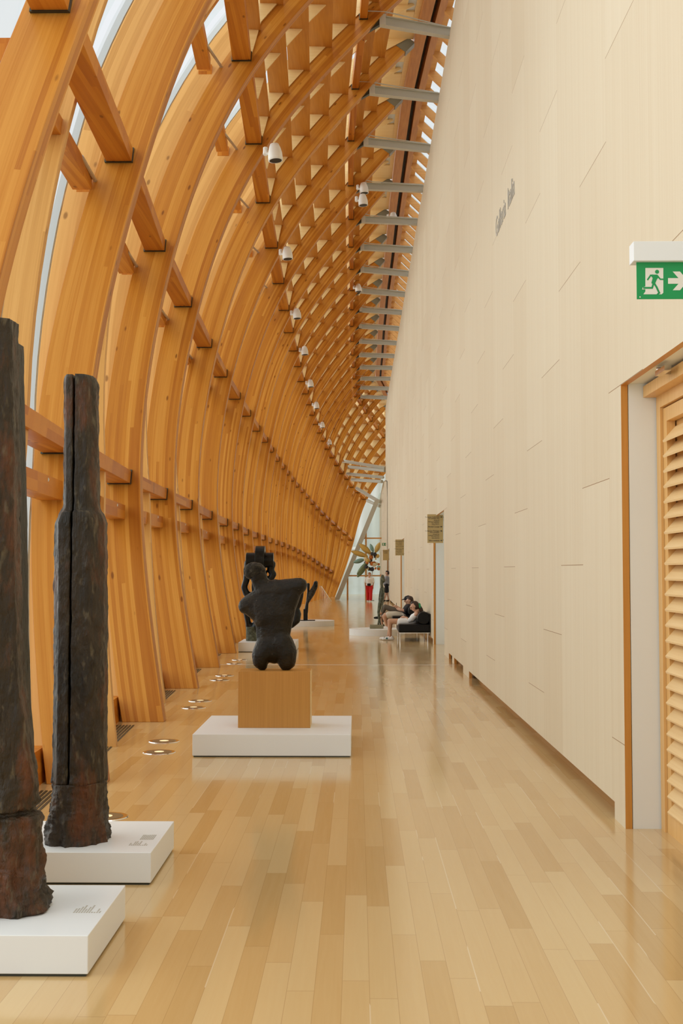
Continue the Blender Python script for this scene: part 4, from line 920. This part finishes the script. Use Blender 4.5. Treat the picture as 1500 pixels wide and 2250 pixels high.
ph = G(885.5, 1352.5); m_ = MB(); m_.hexa([ph + Vector((-.035, -.035, .055)), ph + Vector((-.035, .04, .055)), ph + Vector((.045, .04, -.065)), ph + Vector((.045, -.035, -.065))], [ph + Vector((-.028, -.035, .06)), ph + Vector((-.028, .04, .06)), ph + Vector((.052, .04, -.06)), ph + Vector((.052, -.035, -.06))])
tag(m_.build('phone', M_white, org=ph), 'white phone held by the seated woman with the green hair tie', 'phone')
# man in black shirt, second bench
Y = 35.8
e = empty('person', (1.45, Y, 0), 'person in black T-shirt and beige shorts reclining on the farther bench', 'person')
hc = G(899.5, 1320); fdir = Vector((-1, -.1, -.35)); upv = Vector((-.3, 0, 1))
bodyc = head(hc, fdir, upv, 1.0) + [[(G(901, 1330), .06), (G(899, 1336), .08)],
 [(G(898, 1334), (.1, .17, .08)), (G(893, 1344), (.11, .15, .1)), (G(888, 1352), (.11, .16, .09))],
 [(G(898, 1333, -.21), .055), (G(890, 1342, -.24), .045), (G(880, 1340, -.2), .04), (G(874, 1335, -.1), .028)],
 [(G(898, 1333, .21), .055), (G(890, 1342, .24), .045), (G(880, 1339, .2), .04), (G(874, 1334, .1), .028)],
 [(G(886, 1353, -.1), .095), (G(862, 1352, -.13), .08), (G(843.5, 1354, -.14), .062), (G(846, 1362, -.14), .055), (G(850, 1374, -.12), .038)],
 [(G(886, 1353, .1), .095), (G(862, 1350, .13), .08), (G(846, 1351, .14), .062), (G(849, 1362, .2), .055), (G(853, 1374, .24), .038)]]
bodyc += hand(G(874, 1335, -.1), Vector((-1, .2, .5))) + hand(G(874, 1334, .1), Vector((-1, -.2, .5)), side=Vector((0, -1, 0)))
blob('body', bodyc, M_skin, e, vox=.0095, smooth=2); eyes(hc, fdir, e, upv)
blob('hair', [[(hc + Vector((.02, 0, .045)), .095), (hc + Vector((.045, 0, -.005)), .08)], [(hc + Vector((-.045, 0, .075)), .05), (hc + Vector((.02, 0, .06)), .085)]], M_hairb, e, vox=.012)
blob('shirt', [[(G(898, 1334), (.135, .22, .10)), (G(893, 1343), (.14, .19, .13)), (G(886, 1352), (.13, .19, .11))], [(G(898, 1334, -.2), .08), (G(891, 1341, -.24), .065)], [(G(898, 1334, .2), .08), (G(891, 1341, .24), .065)]], M_bc, e, vox=.014)
blob('shorts', [[(G(886, 1354, -.1), .115), (G(868, 1352, -.12), .11), (G(852, 1352.5, -.13), .09)], [(G(886, 1354, .1), .115), (G(868, 1351, .12), .11), (G(853, 1350, .13), .09)], [(G(886, 1354), .13)]], M_bg, e, vox=.014)
for dy, xo in ((-.12, 848), (.24, 851)):
    x0 = at(xo, 1380, Y).x; blob('shoe', [[(Vector((x0 + .06, Y + dy, .05)), (.05, .045, .05)), (Vector((x0 - .14, Y + dy, .04)), (.05, .045, .037))]], M_wc, e, vox=.01)
ph = G(870.5, 1331); m_ = MB(); m_.box(ph.x - .008, ph.x + .004, Y - .04, Y + .04, ph.z - .06, ph.z + .08)
tag(m_.build('phone', M_bc, org=ph), 'dark phone held up by the visitor in the black T-shirt', 'phone')
# third visitor with cap
Y = 37.2
e = empty('person', (1.45, Y, 0), 'person in black cap and taupe trousers with one ankle crossed, on the farther bench', 'person')
hc = G(895, 1319); fdir = Vector((-1, -.1, -.4)); upv = Vector((-.35, 0, 1))
bodyc = head(hc, fdir, upv, 1.0) + [[(G(898, 1330), .06), (G(897, 1336), .08)], [(G(896, 1335), (.1, .17, .08)), (G(890, 1348), (.11, .16, .09))],
 [(G(896, 1334, -.21), .055), (G(886, 1342, -.24), .045), (G(876, 1340, -.2), .038), (G(868, 1336, -.1), .028)], [(G(896, 1334, .21), .055), (G(886, 1341, .24), .045), (G(876, 1339, .2), .038), (G(868, 1335, .1), .028)],
 [(G(840, 1343, -.05), .05), (G(832, 1352, -.0), .037)], [(G(838, 1356, .1), .05), (G(839, 1372, .1), .037)]]
bodyc += hand(G(868, 1336, -.1), Vector((-1, .2, .2))) + hand(G(868, 1335, .1), Vector((-1, -.2, .2)), side=Vector((0, -1, 0)))
blob('body', bodyc, M_skin, e, vox=.0095, smooth=2); eyes(hc, fdir, e, upv)
blob('cap', [[(hc + Vector((.02, 0, .055)), .098), (hc + Vector((-.02, 0, .05)), .09)], [(hc + Vector((-.08, 0, .045)), (.03, .06, .012)), (hc + Vector((-.16, 0, .015)), (.03, .06, .010))]], M_bc, e, vox=.011)
blob('shirt', [[(G(896, 1335), (.13, .21, .1)), (G(889, 1349), (.14, .19, .11))], [(G(896, 1335, -.2), .075), (G(888, 1341, -.24), .06)], [(G(896, 1335, .2), .075), (G(888, 1341, .24), .06)]], M_bc, e, vox=.014)
blob('trousers', [[(G(886, 1352, -.1), .11), (G(864, 1340, -.12), .09), (G(846, 1333, -.1), .075), (G(841, 1344, -.05), .062)], [(G(886, 1352, .1), .11), (G(862, 1350, .12), .09), (G(842, 1350, .12), .07), (G(840, 1364, .11), .055)]], M_gt, e, vox=.014)
blob('shoe', [[(G(833, 1357, 0), (.05, .05, .045)), (G(824, 1357.5, -.02), (.05, .045, .035))]], M_bc, e, vox=.01)
x0 = at(838, 1376, Y).x; blob('shoe', [[(Vector((x0 + .04, Y + .1, .05)), (.05, .045, .05)), (Vector((x0 - .16, Y + .1, .04)), (.05, .045, .037))]], M_bc, e, vox=.01)
bk_ = G(862, 1329); m_ = MB(); m_.hexa([bk_ + Vector((-.09, -.1, .10)), bk_ + Vector((-.09, .1, .10)), bk_ + Vector((.07, .1, -.10)), bk_ + Vector((.07, -.1, -.10))], [bk_ + Vector((-.075, -.1, .11)), bk_ + Vector((-.075, .1, .11)), bk_ + Vector((.085, .1, -.09)), bk_ + Vector((.085, -.1, -.09))])
tag(m_.build('book', M_sign, org=bk_), 'tan covered book held up by the visitor in the black cap', 'book')
# walking woman in red trousers
Y = 68.0
def stand(name_label, px, Yd, hz, face, top_m, bot_m, hair_m, long_bot, stepx, px_h, arms):
    """upright figure of height hz: returns root; x from pixel column"""
    global Y
    Y = Yd; x = at(px, 1300, Y).x; R_ = lambda dx, dy, z: Vector((x + dx, Y + dy, z)); s_ = hz / 1.68
    e = empty('person', (x, Y, 0), name_label, 'person'); hx = at(px_h, 1260, Y).x - x
    sd = face.cross(Vector((0, 0, 1))).normalized(); fd = face.normalized()
    V = lambda f, l, z: Vector((x, Y, z * s_)) + fd * f + sd * l
    hc = V(.02, 0, 1.57) + Vector((hx, 0, 0))
    b_ = head(hc, face) + [[(V(0, 0, 1.44), .05), (V(0, 0, 1.38), .07)], [(V(0, -.15, 1.36), .055), (V(0, .15, 1.36), .055)], [(V(0, 0, 1.28), (.15, .13, .1)), (V(0, 0, 1.1), (.12, .11, .1)), (V(0, 0, .94), (.155, .14, .1))]]
    for sgn, st in ((-1, stepx), (1, -stepx)):
        b_.append([(V(0, .09 * sgn, .9), .085), (V(st * .5, .09 * sgn, .5), .055), (V(st * .3, .09 * sgn, .42), .052), (V(st, .09 * sgn, .1), .036)])
        ex, hx2 = arms[0 if sgn < 0 else 1]
        b_.append([(V(0, .19 * sgn, 1.35), .05), (V(ex[0], .23 * sgn, ex[1]), .038), (V(hx2[0], .21 * sgn + hx2[2], hx2[1]), .026)])
        b_ += hand(V(hx2[0], .21 * sgn + hx2[2], hx2[1]), (V(hx2[0], 0, hx2[1]) - V(ex[0], 0, ex[1])))
        blob('shoe', [[(V(st - .03, .09 * sgn, .045 / s_), .042), (V(st + .12, .09 * sgn, .035 / s_), (.045, .045, .034))]], M_wc if long_bot else M_bc, e, vox=.012)
    blob('body', b_, M_skin, e, vox=.012, smooth=2); eyes(hc, face, e)
    blob('hair', [[(hc - fd * .03 + Vector((0, 0, .04)), .095), (hc - fd * .05 + Vector((0, 0, -.03)), .08)], [(hc + fd * .03 + Vector((0, 0, .08)), .055), (hc + Vector((0, 0, .06)), .08)]], hair_m, e, vox=.014)
    tp = [[(V(0, -.13, 1.35), .075), (V(0, .13, 1.35), .075)], [(V(0, 0, 1.28), (.19, .155, .12)), (V(0, 0, 1.08), (.17, .145, .12)), (V(0, 0, .96), (.19, .16, .10))]]
    for sgn in (-1, 1):
        ex = arms[0 if sgn < 0 else 1][0]; tp.append([(V(0, .19 * sgn, 1.34), .075), (V(ex[0] * .7, .225 * sgn, 1.34 + (ex[1] - 1.34) * .75), .07)])
    blob('top', tp, top_m, e, vox=.016)
    bt = [[(V(0, 0, .93), (.18, .15, .1))]]
    for sgn, st in ((-1, stepx), (1, -stepx)):
        if long_bot: bt.append([(V(0, .09 * sgn, .9), .12), (V(st * .5, .09 * sgn, .5), .095), (V(st * .95, .09 * sgn, .14), .085)])
        else: bt.append([(V(0, .09 * sgn, .9), .115), (V(st * .3, .09 * sgn, .55), .10)])
    blob('trousers' if long_bot else 'shorts', bt, bot_m, e, vox=.016)
    return e, x, V
e, x, V = stand('person in white shirt and red trousers walking towards the camera', 811, 68.0, 1.60, Vector((-.1, -1, 0)), M_wc, M_red, M_hairr, True, .12, 811.5, [((-.02, 1.08), (.0, .86, 0)), ((.02, 1.08), (.08, .86, 0))])
bg_ = V(.16, 0, 1.0); m_ = MB(); m_.box(bg_.x - .10, bg_.x + .10, bg_.y - .04, bg_.y + .03, bg_.z - .08, bg_.z + .06); tag(m_.build('shoulder_bag', M_bc, org=bg_, bevel=.02), 'small black bag worn at the waist by the person in red trousers', 'bag')
e, x, V = stand('person in grey top and black shorts standing sideways by the far doorway', 849, 68.9, 1.70, Vector((-1, 0, 0)), M_gc, M_bc, M_hairb, False, .12, 851, [((.08, 1.2), (.26, 1.42, .1)), ((.08, 1.2), (.26, 1.42, -.1))])

# ---- flower sculpture near the end glazing
D8 = 70.6
def B8(px, py, dy=0): return at(px, py, D8 + dy)
fx = B8(822, 1232)
fw = empty('flower_sculpture', (fx.x, D8, 0), 'huge flower-like sculpture with yellow and teal leaves at the far end', 'sculpture')
M_yel = mat('yellow_leaf', (.62, .40, .09), .5)[0]; M_teal = mat('teal_leaf', (.22, .38, .34), .5)[0]; M_olive = mat('olive_leaf', (.19, .25, .12), .5)[0]; M_or = mat('orange_petal', (.55, .17, .02), .5)[0]; M_dkp = mat('dark_petal', (.02, .018, .02), .5)[0]; M_cream = mat('cream_petal', (.72, .60, .35), .5)[0]
def leaf(a, b, w_, m, bend=.1):
    A, B = B8(*a), B8(*b); d_ = (B - A); n_ = Vector((-d_.z, 0, d_.x)).normalized(); m_ = MB(); n = 12; vs = []
    for k in range(n + 1):
        t_ = k / n; c = A.lerp(B, t_) + Vector((0, -.4 * math.sin(t_ * math.pi) * bend, 0)); ww = w_ * math.sin(math.pi * (t_ * .92 + .04)) ** .8
        vs += [c - n_ * ww, c + Vector((0, -.06, 0)), c + n_ * ww, c + Vector((0, .02, 0))]
    m_.add(vs, [(4 * k + j, 4 * k + (j + 1) % 4, 4 * k + 4 + (j + 1) % 4, 4 * k + 4 + j) for k in range(n) for j in range(4)]); m_.build('leaf', m, fw, smooth=True)
leaf((815, 1217), (789, 1195), .17, M_yel); leaf((808, 1223), (771, 1211), .15, M_yel); leaf((824, 1215), (834, 1192), .14, M_yel); leaf((820, 1213), (813, 1195), .10, M_teal)
leaf((801, 1229), (776, 1236), .13, M_teal); leaf((806, 1235), (785, 1268), .17, M_olive); leaf((803, 1240), (784, 1262), .12, M_olive)
random.seed(12)
for k in range(34):
    px, py = 812 + random.uniform(-9, 20), 1230 + random.uniform(-14, 22)
    c = B8(min(px, 833), py, random.uniform(-.4, .3)); rr = random.uniform(.05, .13); m = [M_dkp, M_cream, M_or, M_yel, M_dkp][k % 5]
    bm = bmesh.new(); bmesh.ops.create_icosphere(bm, subdivisions=2, radius=rr)
    for v in bm.verts: v.co = v.co * (1 + .35 * noise.noise(v.co * 18 + Vector((k, 0, 0))))
    me = bpy.data.meshes.new('blossom'); bm.to_mesh(me); bm.free(); me.materials.append(m); o = bpy.data.objects.new('blossom', me); C.collection.objects.link(o); o.parent = fw; o.location = c - Vector(fw.location)
m_ = MB(); sx_ = B8(814, 1260).x; m_.tube([(sx_, D8, 0), (sx_, D8, 1.0), (fx.x, D8, fx.z)], .02, 8); m_.disc((sx_, D8, 0), .2, .03, 24); m_.build('stand', M_steel, fw)

# ---- wire harp sculpture far left
D9 = 66.0
ws = empty('wire_sculpture', (at(712, 1320, D9).x, D9, 0), 'fan of thin pale wires standing on the floor near the far ribs', 'sculpture')
m_ = MB(); m_.tube([at(701, 1288, D9), at(706, 1288, D9)], .02, 6); m_.tube([at(706, 1288, D9), at(728, 1322, D9)], .02, 6); m_.build('frame', M_chrome, ws)
for k in range(12):
    px = 702 + k * 2.1; t_ = max(0, (px - 706) / 22); top = at(px, 1288 + 34 * t_, D9); m_ = MB(); m_.tube([top, (top.x, D9, 0)], .006, 5); m_.build('wire', M_chrome, ws)
